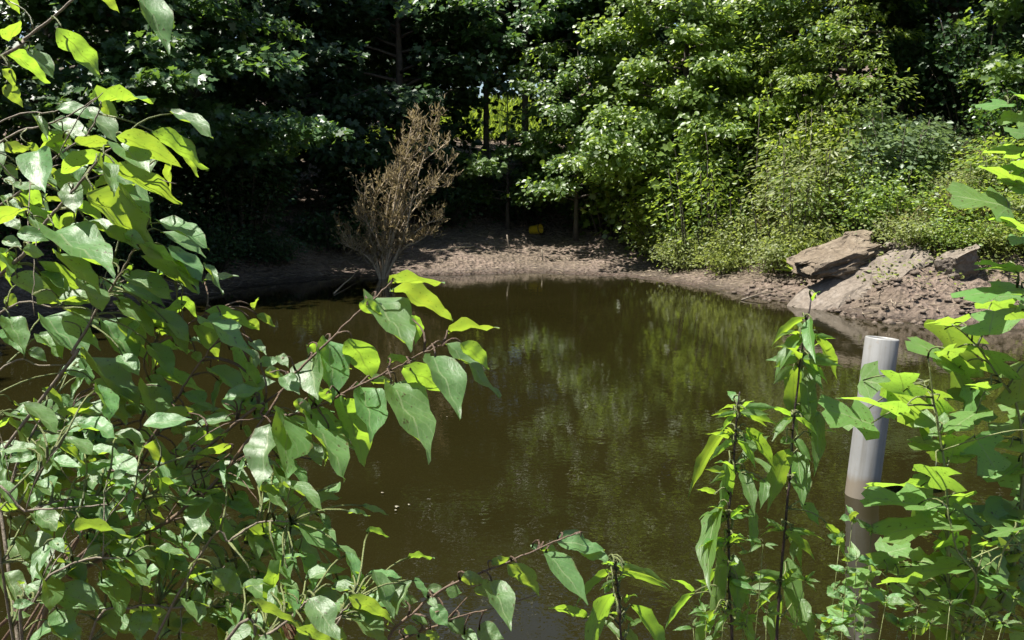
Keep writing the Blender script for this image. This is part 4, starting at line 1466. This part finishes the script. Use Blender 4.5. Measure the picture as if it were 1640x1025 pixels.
rootC = near_root(-0.80, 1.30)
C = Plant('leafy_shrub', 'dense shrub of dark shaded leaves in the lower left corner', 'shrub', rootC, M_TWIG, 3)
C.stem([rootC, rootC + Vector((0.02, 0, 0.35)), rootC + Vector((0.05, 0, 0.62))], 0.014, 0.009, 'stem')
sC = lambda z: Vector((-0.76, 1.30, z))
C.trace(3, [(10, 420), (35, 350), (90, 170), (180, 0), (215, -80)], 1.52, 0.0065, 0.003, sC(0.55))
C.trace(3, [(-20, 420), (120, 410), (300, 395), (520, 380)], 1.24, 0.004, 0.002, sC(0.62))
C.trace(3, [(100, 1000), (160, 850), (240, 720), (420, 640), (600, 640)], 1.20, 0.005, 0.002, sC(0.55))
C.trace(3, [(420, 1040), (620, 870), (820, 870), (1010, 868), (1100, 860)], 1.30, 0.0045, 0.002, sC(0.50))
C.trace(5, [(-160, 1060), (60, 1010), (210, 920), (320, 810), (345, 785)], 1.15, 0.0048, 0.002, sC(0.45))
C.trace(5, [(-300, 560), (-120, 460), (0, 370), (120, 340), (240, 345)], 1.28, 0.004, 0.0018, sC(0.6))
C.trace(5, [(380, 1080), (440, 960), (560, 840), (590, 800)], 1.14, 0.0034, 0.0016, sC(0.42))
LEAVES_C = {3: [
    (168, 138, 28, 172, 65, 't'), (252, 188, 108, 232, 85, 't'), (205, 252, 332, 240, 85, 'u'), (382, 110, 370, 235, 60, 'g'), (400, 132, 512, 110, 55, 'u'),
    (370, 262, 532, 150, 55, 't'), (420, 230, 482, 272, 65, 't'), (540, 252, 602, 220, 52, 't'), (545, 292, 642, 260, 45, 't'),
    (240, 388, 652, 482, 120, 'g'), (290, 402, 482, 370, 85, 'g'), (60, 440, 102, 522, 85, 'g'), (150, 420, 322, 502, 95, 'g'), (130, 520, 222, 725, 170, 'g'),
    (45, 540, 132, 662, 125, 'g'), (250, 550, 302, 595, 65, 't'), (430, 530, 642, 622, 85, 'g'), (350, 502, 642, 470, 52, 'u'), (880, 560, 932, 632, 45, 't'),
    (780, 620, 902, 682, 95, 'g'), (740, 592, 892, 622, 35, 'g'), (590, 630, 712, 682, 30, 't'), (560, 672, 722, 762, 45, 't'), (500, 700, 592, 892, 120, 'g'),
    (610, 780, 742, 862, 65, 'g'), (270, 790, 482, 862, 150, 'g'), (270, 880, 382, 1015, 160, 'g'), (130, 760, 282, 852, 115, 'g'), (60, 860, 162, 850, 55, 't'),
    (28, 922, 152, 880, 55, 't'), (1010, 700, 1152, 792, 115, 'u'), (1050, 842, 1182, 862, 55, 'u'), (1000, 872, 898, 810, 45, 't'), (1020, 872, 1222, 952, 85, 't'),
    (950, 880, 1032, 942, 65, 't'), (690, 880, 640, 1025, 120, 'g'), (830, 890, 762, 1005, 95, 'g'), (860, 960, 760, 1015, 65, 'g'), (1070, 1015, 1222, 960, 85, 't'),
    (90, 762, 112, 738, 32, 'u'), (320, 22, 402, 10, 45, 'u'), (480, 850, 560, 1000, 110, 'g'), (330, 640, 400, 760, 100, 'g'), (150, 640, 260, 760, 110, 'g'), (20, 700, 110, 850, 110, 'g'), (560, 920, 680, 1010, 90, 'g')], 5: [
    (60, 130, 222, 258, 75, 't'), (130, 130, 228, 192, 62, 'u'), (90, 132, 188, 60, 62, 't'), (190, 130, 452, 218, 48, 't'), (238, 348, 508, 522, 115, 't'),
    (130, 330, 242, 352, 62, 'u'), (90, 398, 302, 605, 135, 'g'), (80, 390, 292, 642, 65, 't'), (0, 400, 78, 545, 85, 'g'), (-10, 690, 212, 862, 135, 't'),
    (0, 700, 142, 825, 105, 'g'), (0, 802, 302, 922, 55, 'u'), (330, 790, 210, 825, 45, 'u'), (345, 785, 525, 1015, 195, 't'), (572, 780, 832, 892, 85, 'u'),
    (580, 838, 782, 1025, 135, 't'), (0, 880, 82, 955, 65, 't'), (0, 1002, 118, 940, 55, 't'), (270, 960, 482, 1030, 85, 'u'), (440, 960, 560, 1040, 80, 'u'), (60, 1010, 140, 1080, 90, 't')]}
for c, ls in LEAVES_C.items():
    for l in ls: C.px_leaf(c, *l)
C.px_leaf(5, 200, 930, 265, 1050, 75, 'g', 'brown')
# leaves deeper inside the shrub
inC = lambda x, y: 0 < x < 600 and 640 < y < 1040
C.twigs(16, lambda x, y: 0 < x < 380 and 660 < y < 1000, 43, (0.08, 0.17), 0.0018)
C.fill(165, inC, (36, 84), 'gtgtgu', seed=17, asp=(0.20, 0.38))
C.fill(70, lambda x, y: 0 < x < 420 and 620 < y < 1030, (34, 64), 'ttu', seed=19, off=0.035)
C.fill(60, lambda x, y: 230 < x < 640 and 880 < y < 1040, (30, 66), 'tgtu', seed=18)

# --- the low twig at the bottom centre
rootD = near_root(-0.28, 1.20)
D_ = Plant('low_twig_sapling', 'thin sapling twig with chewed leaves slanting up at the bottom centre', 'sapling', rootD, M_RED, 4)
s0 = at(620, 1045, 1.22)
D_.stem([rootD, rootD + Vector((0.05, 0, 0.35)), s0], 0.007, 0.0045, 'stem')
D_.trace(5, [(820, 970), (940, 870), (1100, 740), (1300, 650), (1511, 570), (200, 560, 6), (300, 520, 6)], 1.22, 0.0045, 0.0018, s0, 1.30)
D_.trace(5, [(900, 1010), (1080, 940), (1240, 880), (1410, 840), (130, 805, 6)], 1.26, 0.0036, 0.0014, s0, 1.32)
D_.trace(5, [(1080, 940), (1150, 890), (1250, 780)], 1.28, 0.0026, 0.0014)
for l in ((880, 792, 968, 800, 62, 'u'), (1395, 598, 1498, 540, 58, 'u'), (1220, 662, 1362, 692, 85, 'u'), (1130, 742, 1222, 742, 95, 'u'), (1290, 732, 1402, 762, 65, 'u'),
          (1370, 678, 1525, 925, 155, 't'), (1040, 838, 1152, 935, 115, 'g'), (1150, 900, 1248, 995, 115, 'g'), (1310, 960, 1465, 1010, 140, 'g'), (1230, 980, 1312, 1030, 85, 't'),
          (930, 890, 1032, 925, 65, 'u'), (1030, 790, 1082, 832, 55, 't'), (1020, 742, 1122, 710, 65, 'g'), (890, 960, 972, 985, 65, 'u'), (1030, 970, 1082, 1030, 65, 'u'), (960, 1000, 1050, 1060, 70, 't')):
    D_.px_leaf(5, *l)
for l in ((205, 552, 442, 582, 112, 't'), (310, 568, 482, 655, 85, 'g'), (155, 598, 368, 832, 115, 't'), (130, 592, 242, 605, 45, 'u'), (0, 668, 132, 785, 95, 'u'), (130, 592, 85, 572, 32, 'g')):
    D_.px_leaf(6, *l)

# --- tall herbs with toothed narrow leaves
def herb(name, label, rx, ry, path, depth, leaves, nodes, seed, r0=0.006, low=None, small=42):
    root = near_root(rx, ry)
    H = Plant(name, label, 'herb', root, M_DSTEM, seed)
    W = [at(*p, depth) for p in path]
    top = W[-1]
    pts = [root] + ([root.lerp(W[0], .5) + Vector((.01, 0, .03))]) + W
    H.stem(pts, r0, 0.0022, 'stem')
    for l in leaves:
        H.px_leaf(l[0], *l[1:], kind='lance')
    rg = random.Random(seed)
    for (px, py) in nodes:                                   # small leaves in the axils
        for s in (-1, 1):
            for _ in range(rg.randint(3, 6)):
                a = rg.uniform(-1.3, 0.8)
                ln = rg.uniform(.55, 1.3) * small
                H.px_leaf(0, px + s * 3, py, px + s * (3 + math.cos(a) * ln), py + math.sin(a) * ln, ln * rg.uniform(.16, .3), rg.choice('uut'), 'lance')
    return H


herb('tall_herb', 'tallest herb with dark purple stem and toothed narrow leaves beside the pipe', 0.50, 1.45,
     [(1245, 1030), (1253, 890), (1264, 770), (1272, 670), (1283, 570), (1300, 475)], 1.50,
     [(7, 438, 40, 445, -12, 10, 'u'), (7, 415, 88, 303, 136, 22, 'u'), (7, 402, 136, 308, 225, 30, 't'), (7, 430, 92, 424, 200, 32, 't'), (7, 452, 148, 518, 238, 30, 'u'),
      (7, 392, 222, 350, 375, 50, 'u'), (7, 385, 232, 328, 265, 32, 'u'), (7, 412, 232, 448, 405, 50, 'g'), (7, 440, 350, 486, 515, 40, 'g'), (7, 372, 468, 303, 605, 60, 'u'),
      (7, 395, 478, 415, 630, 66, 'g'), (7, 430, 432, 502, 385, 14, 't'), (7, 345, 452, 408, 425, 28, 't'), (7, 415, 625, 462, 685, 38, 'g'), (7, 370, 722, 482, 685, 20, 'u'),
      (7, 478, 688, 542, 752, 22, 'u'), (7, 365, 785, 405, 985, 66, 'g'), (7, 390, 730, 375, 782, 28, 't'), (7, 368, 848, 255, 820, 34, 'u'), (7, 345, 900, 300, 1010, 40, 'u'), (7, 400, 900, 440, 1040, 55, 'g'), (7, 330, 560, 262, 470, 24, 't'), (7, 385, 440, 440, 500, 30, 'g')],
     [(1272, 668), (1283, 575), (1290, 540), (1262, 770), (1256, 850), (1250, 940)], 51)
herb('tall_herb', 'shorter purple-stemmed herb with arching toothed leaves left of the tallest herb', 0.36, 1.40,
     [(1172, 1030), (1168, 950), (1167, 830), (1175, 745), (1180, 660), (1184, 628)], 1.44,
     [(7, 220, 352, 158, 335, 14, 'u'), (7, 222, 335, 188, 283, 26, 't'), (7, 230, 352, 335, 342, 24, 'u'), (7, 192, 410, 58, 545, 32, 'u'), (7, 245, 408, 335, 508, 34, 'u'),
      (7, 240, 500, 305, 395, 34, 'g'), (7, 188, 505, 188, 645, 40, 'u'), (7, 235, 528, 275, 648, 44, 't'), (7, 168, 630, 78, 820, 44, 't'), (7, 258, 640, 282, 768, 30, 'g'),
      (7, 175, 758, 180, 945, 42, 'u'), (7, 210, 778, 230, 958, 56, 'g'), (7, 158, 602, 98, 575, 18, 'u'), (7, 162, 815, 98, 882, 22, 'u'), (7, 150, 938, 88, 1030, 34, 'u'),
      (7, 298, 558, 300, 625, 34, 't'), (13, 300, 715, 165, 560, 40, 'u'), (13, 300, 705, 70, 880, 45, 'u'), (13, 455, 390, 300, 360, 42, 't'), (13, 550, 210, 665, 180, 40, 't'),
      (13, 660, 435, 590, 440, 30, 'u'), (13, 640, 880, 700, 1020, 80, 'u'), (13, 490, 985, 340, 1020, 40, 't'), (13, 430, 830, 395, 960, 60, 't'), (13, 410, 800, 270, 830, 34, 't')],
     [(1180, 705), (1176, 755), (1168, 830), (1166, 870), (1168, 930), (1170, 985), (1183, 660)], 52)
herb('small_herb', 'small herb with narrow leaves rising at the bottom edge below the chewed twig', 0.22, 1.28,
     [(996, 1030), (993, 980), (988, 930), (984, 902)], 1.30,
     [(6, 480, 690, 265, 785, 40, 'u'), (6, 505, 690, 765, 682, 42, 'u'), (6, 515, 700, 735, 725, 42, 'u'), (6, 480, 800, 318, 1025, 85, 'u'), (6, 575, 858, 765, 1025, 62, 'u'),
      (6, 360, 925, 165, 828, 55, 'u'), (6, 560, 962, 632, 910, 28, 't'), (6, 540, 850, 575, 748, 32, 'u'), (6, 500, 872, 488, 785, 32, 'u'), (6, 520, 1015, 430, 898, 34, 'g'), (6, 535, 975, 595, 1035, 62, 'u'), (6, 470, 760, 440, 790, 40, 'u')],
     [(992, 985), (987, 930), (985, 905)], 53, 0.004, small=20)

# --- young trees with lobed leaves at the right
rootE = near_root(0.98, 1.50)
E = Plant('lobed_sapling', 'young tree with broad lobed leaves filling the lower right corner', 'sapling', rootE, M_GSTEM, 6)
e0 = at(1530, 1040, 1.5)
E.stem([rootE, rootE.lerp(e0, .5) + Vector((.03, 0, 0)), e0], 0.012, 0.008, 'stem')
E.trace(8, [(400, 900), (395, 700), (390, 560), (370, 420), (350, 300), (340, 205)], 1.46, 0.006, 0.002, e0)
E.trace(8, [(560, 900), (610, 600), (600, 360), (540, 260), (480, 170), (408, 108)], 1.50, 0.006, 0.002, e0)
E.trace(8, [(470, 930), (330, 905), (230, 850), (150, 780)], 1.42, 0.004, 0.002, e0)
E.trace(8, [(520, 880), (560, 760), (617, 690), (690, 600)], 1.44, 0.005, 0.002, e0)
E.trace(8, [(480, 860), (420, 760), (395, 640)], 1.38, 0.004, 0.002, e0)
for c, ls in {8: [
    (515, 138, 525, 42, 145, 't'), (428, 108, 348, 88, 46, 'u'), (268, 312, 258, 228, 128, 'u'), (182, 398, 28, 340, 92, 't'), (258, 372, 88, 268, 42, 'u'),
    (445, 240, 278, 138, 52, 't'), (380, 182, 432, 190, 42, 'u'), (505, 180, 562, 252, 82, 'u'), (385, 410, 305, 372, 72, 't'), (388, 405, 472, 345, 55, 'g'),
    (400, 508, 425, 420, 118, 'u'), (470, 480, 275, 438, 50, 't'), (345, 520, 405, 585, 85, 'u'), (335, 578, 148, 568, 24, 'u'), (617, 500, 528, 565, 105, 't'),
    (592, 640, 485, 655, 66, 't'), (452, 742, 348, 745, 34, 'u'), (617, 820, 555, 830, 55, 't'), (640, 215, 568, 312, 75, 't'), (640, 395, 528, 402, 46, 't'),
    (640, 330, 560, 360, 60, 'g'), (230, 785, 118, 845, 66, 'u'), (640, 560, 560, 540, 60, 'u'), (640, 690, 575, 725, 44, 'u'), (560, 470, 640, 430, 70, 't'), (480, 360, 400, 410, 60, 't'), (520, 300, 470, 270, 50, 'u'), (580, 520, 640, 590, 90, 'g')], 11: [
    (545, 190, 140, 100, 150, 't'), (690, 190, 500, 190, 95, 't'), (720, 310, 260, 275, 125, 't'), (560, 345, 380, 390, 60, 'g'), (750, 390, 570, 440, 55, 'u'),
    (790, 560, 420, 610, 110, 'g'), (1000, 640, 600, 720, 170, 'g'), (860, 640, 990, 750, 60, 't'), (740, 770, 860, 760, 80, 't'), (1100, 560, 960, 600, 100, 't'),
    (1130, 270, 870, 230, 90, 't'), (970, 440, 860, 400, 60, 'u'), (1160, 400, 1090, 370, 70, 'u'), (330, 780, 150, 730, 95, 't'), (370, 540, 250, 490, 75, 'u'),
    (135, 800, -40, 850, 130, 't'), (500, 670, 250, 640, 70, 'u'), (220, 600, 70, 680, 100, 't'), (1050, 520, 940, 480, 90, 'g'), (1160, 140, 1080, 100, 70, 't'), (850, 850, 790, 860, 50, 'u'),
    (1150, 620, 1010, 760, 90, 'g'), (700, 520, 540, 590, 80, 'g'), (900, 700, 700, 760, 90, 'g'), (1160, 900, 1090, 960, 90, 'g'), (1000, 300, 900, 350, 60, 'u'), (820, 140, 690, 110, 55, 'u'), (1150, 480, 1040, 530, 60, 't'),
    (780, 230, 620, 200, 80, 'g'), (1100, 330, 960, 380, 60, 't'), (1160, 200, 1000, 160, 80, 'g'), (680, 640, 560, 700, 80, 'g')]}.items():
    for l in ls: E.px_leaf(c, *l, kind='lobed', k=0.35)
inE = lambda x, y: 1420 < x < 1640 and 560 < y < 1040
E.twigs(10, lambda x, y: 1480 < x < 1640 and 640 < y < 1040, 45, (0.12, 0.22))
E.fill(46, inE, (40, 80), 'ttutu', 'lobed', 66, 0.06, (.4, .85), 0.35)

rootF = near_root(1.22, 1.62)
F_ = Plant('lobed_sapling', 'taller lobed-leaf young tree whose leaves reach in at the right edge above the pond', 'sapling', rootF, M_GSTEM, 7)
F_.stem([rootF, rootF + Vector((-.03, 0, .9)), rootF + Vector((-.1, 0, 1.5)), rootF + Vector((-.09, -.02, 1.9))], 0.013, 0.005, 'stem')
sF = lambda z: Vector((1.12, 1.62, z))
F_.trace(9, [(830, 480), (760, 430), (735, 385)], 1.55, 0.0032, 0.002, sF(1.66))
F_.trace(9, [(850, 880), (800, 800), (740, 775)], 1.52, 0.0034, 0.002, sF(1.35))
F_.trace(9, [(860, 700), (820, 660), (795, 600)], 1.52, 0.0034, 0.002, sF(1.5))
F_.trace(10, [(1760, 520), (1660, 450), (1600, 430)], 1.50, 0.0034, 0.002, sF(1.2))
for c, ls in {9: [(738, 385, 622, 398, 32, 't'), (810, 450, 702, 422, 62, 't'), (810, 575, 662, 530, 66, 'u'), (770, 690, 652, 590, 56, 'u'), (738, 780, 525, 690, 90, 't'),
                  (810, 860, 690, 800, 46, 'u'), (735, 1002, 618, 968, 34, 'u'), (820, 905, 738, 885, 46, 'g'), (805, 380, 775, 330, 48, 'u'), (815, 650, 728, 600, 85, 'u'), (820, 500, 730, 490, 44, 't'), (800, 720, 740, 640, 60, 't')],
              10: [(1650, 430, 1265, 455, 75, 't'), (1660, 490, 1455, 450, 56, 'g'), (1660, 560, 1560, 540, 50, 'g'), (1600, 345, 1378, 265, 50, 'u')]}.items():
    for l in ls: F_.px_leaf(c, *l, kind='lobed', k=0.35)

# --- small weeds along the bottom right edge
def weed_clump(label, root_px, depth, sprigs, seed, kind='lance', leafpx=26):
    x = (root_px - 820) / FPX * depth
    root = near_root(x, depth)
    W_ = Plant('weed_clump', label, 'weed', root, M_GSTEM, seed)
    rg = random.Random(seed)
    for (px, py) in sprigs:
        top = at(px, py, depth + rg.uniform(-.06, .1))
        base = root + Vector((rg.uniform(-.04, .04), rg.uniform(-.04, .04), 0))
        path = W_.stem([base, base.lerp(top, .5) + Vector((rg.uniform(-.02, .02), 0, 0)), top], 0.0024, 0.0009, 'stem')
        n = 12
        for i in range(n):
            t = 0.50 + 0.50 * i / (n - 1)
            p = path[min(len(path) - 1, int(t * (len(path) - 1)))]
            for s in range(3 if i < n - 1 else 6):
                a = rg.uniform(0, 6.28)
                d = Vector((math.cos(a), math.sin(a), rg.uniform(-0.1, 0.9 if i == n - 1 else .5))).normalized()
                ln = leafpx * rg.uniform(.5, 1.2) / FPX * depth
                q = p + d * 0.004
                W_.leaf(q, q + d * ln, ln * (.22 if kind == 'lance' else .4), rg.choice('utg'), kind, 0.001)


weed_clump('low weeds with small narrow leaves under the two tall herbs', 1210, 1.40, [(1130, 985), (1165, 905), (1205, 930), (1222, 870), (1140, 940), (1228, 985), (1190, 990), (1290, 930), (1310, 990), (1110, 1005)], 61)
weed_clump('low weeds with bright sprigs in front of the pipe foot', 1390, 1.36, [(1345, 870), (1395, 855), (1370, 900), (1418, 965), (1350, 960), (1330, 1000), (1385, 1005), (1440, 1000), (1365, 830)], 62, 'ovate', 30)
weed_clump('low weeds with bright sprigs below the lobed leaves at the lower right', 1540, 1.34, [(1470, 975), (1490, 1000), (1558, 1005), (1520, 970), (1580, 990), (1605, 1000), (1625, 960), (1460, 1010), (1540, 1015)], 63)
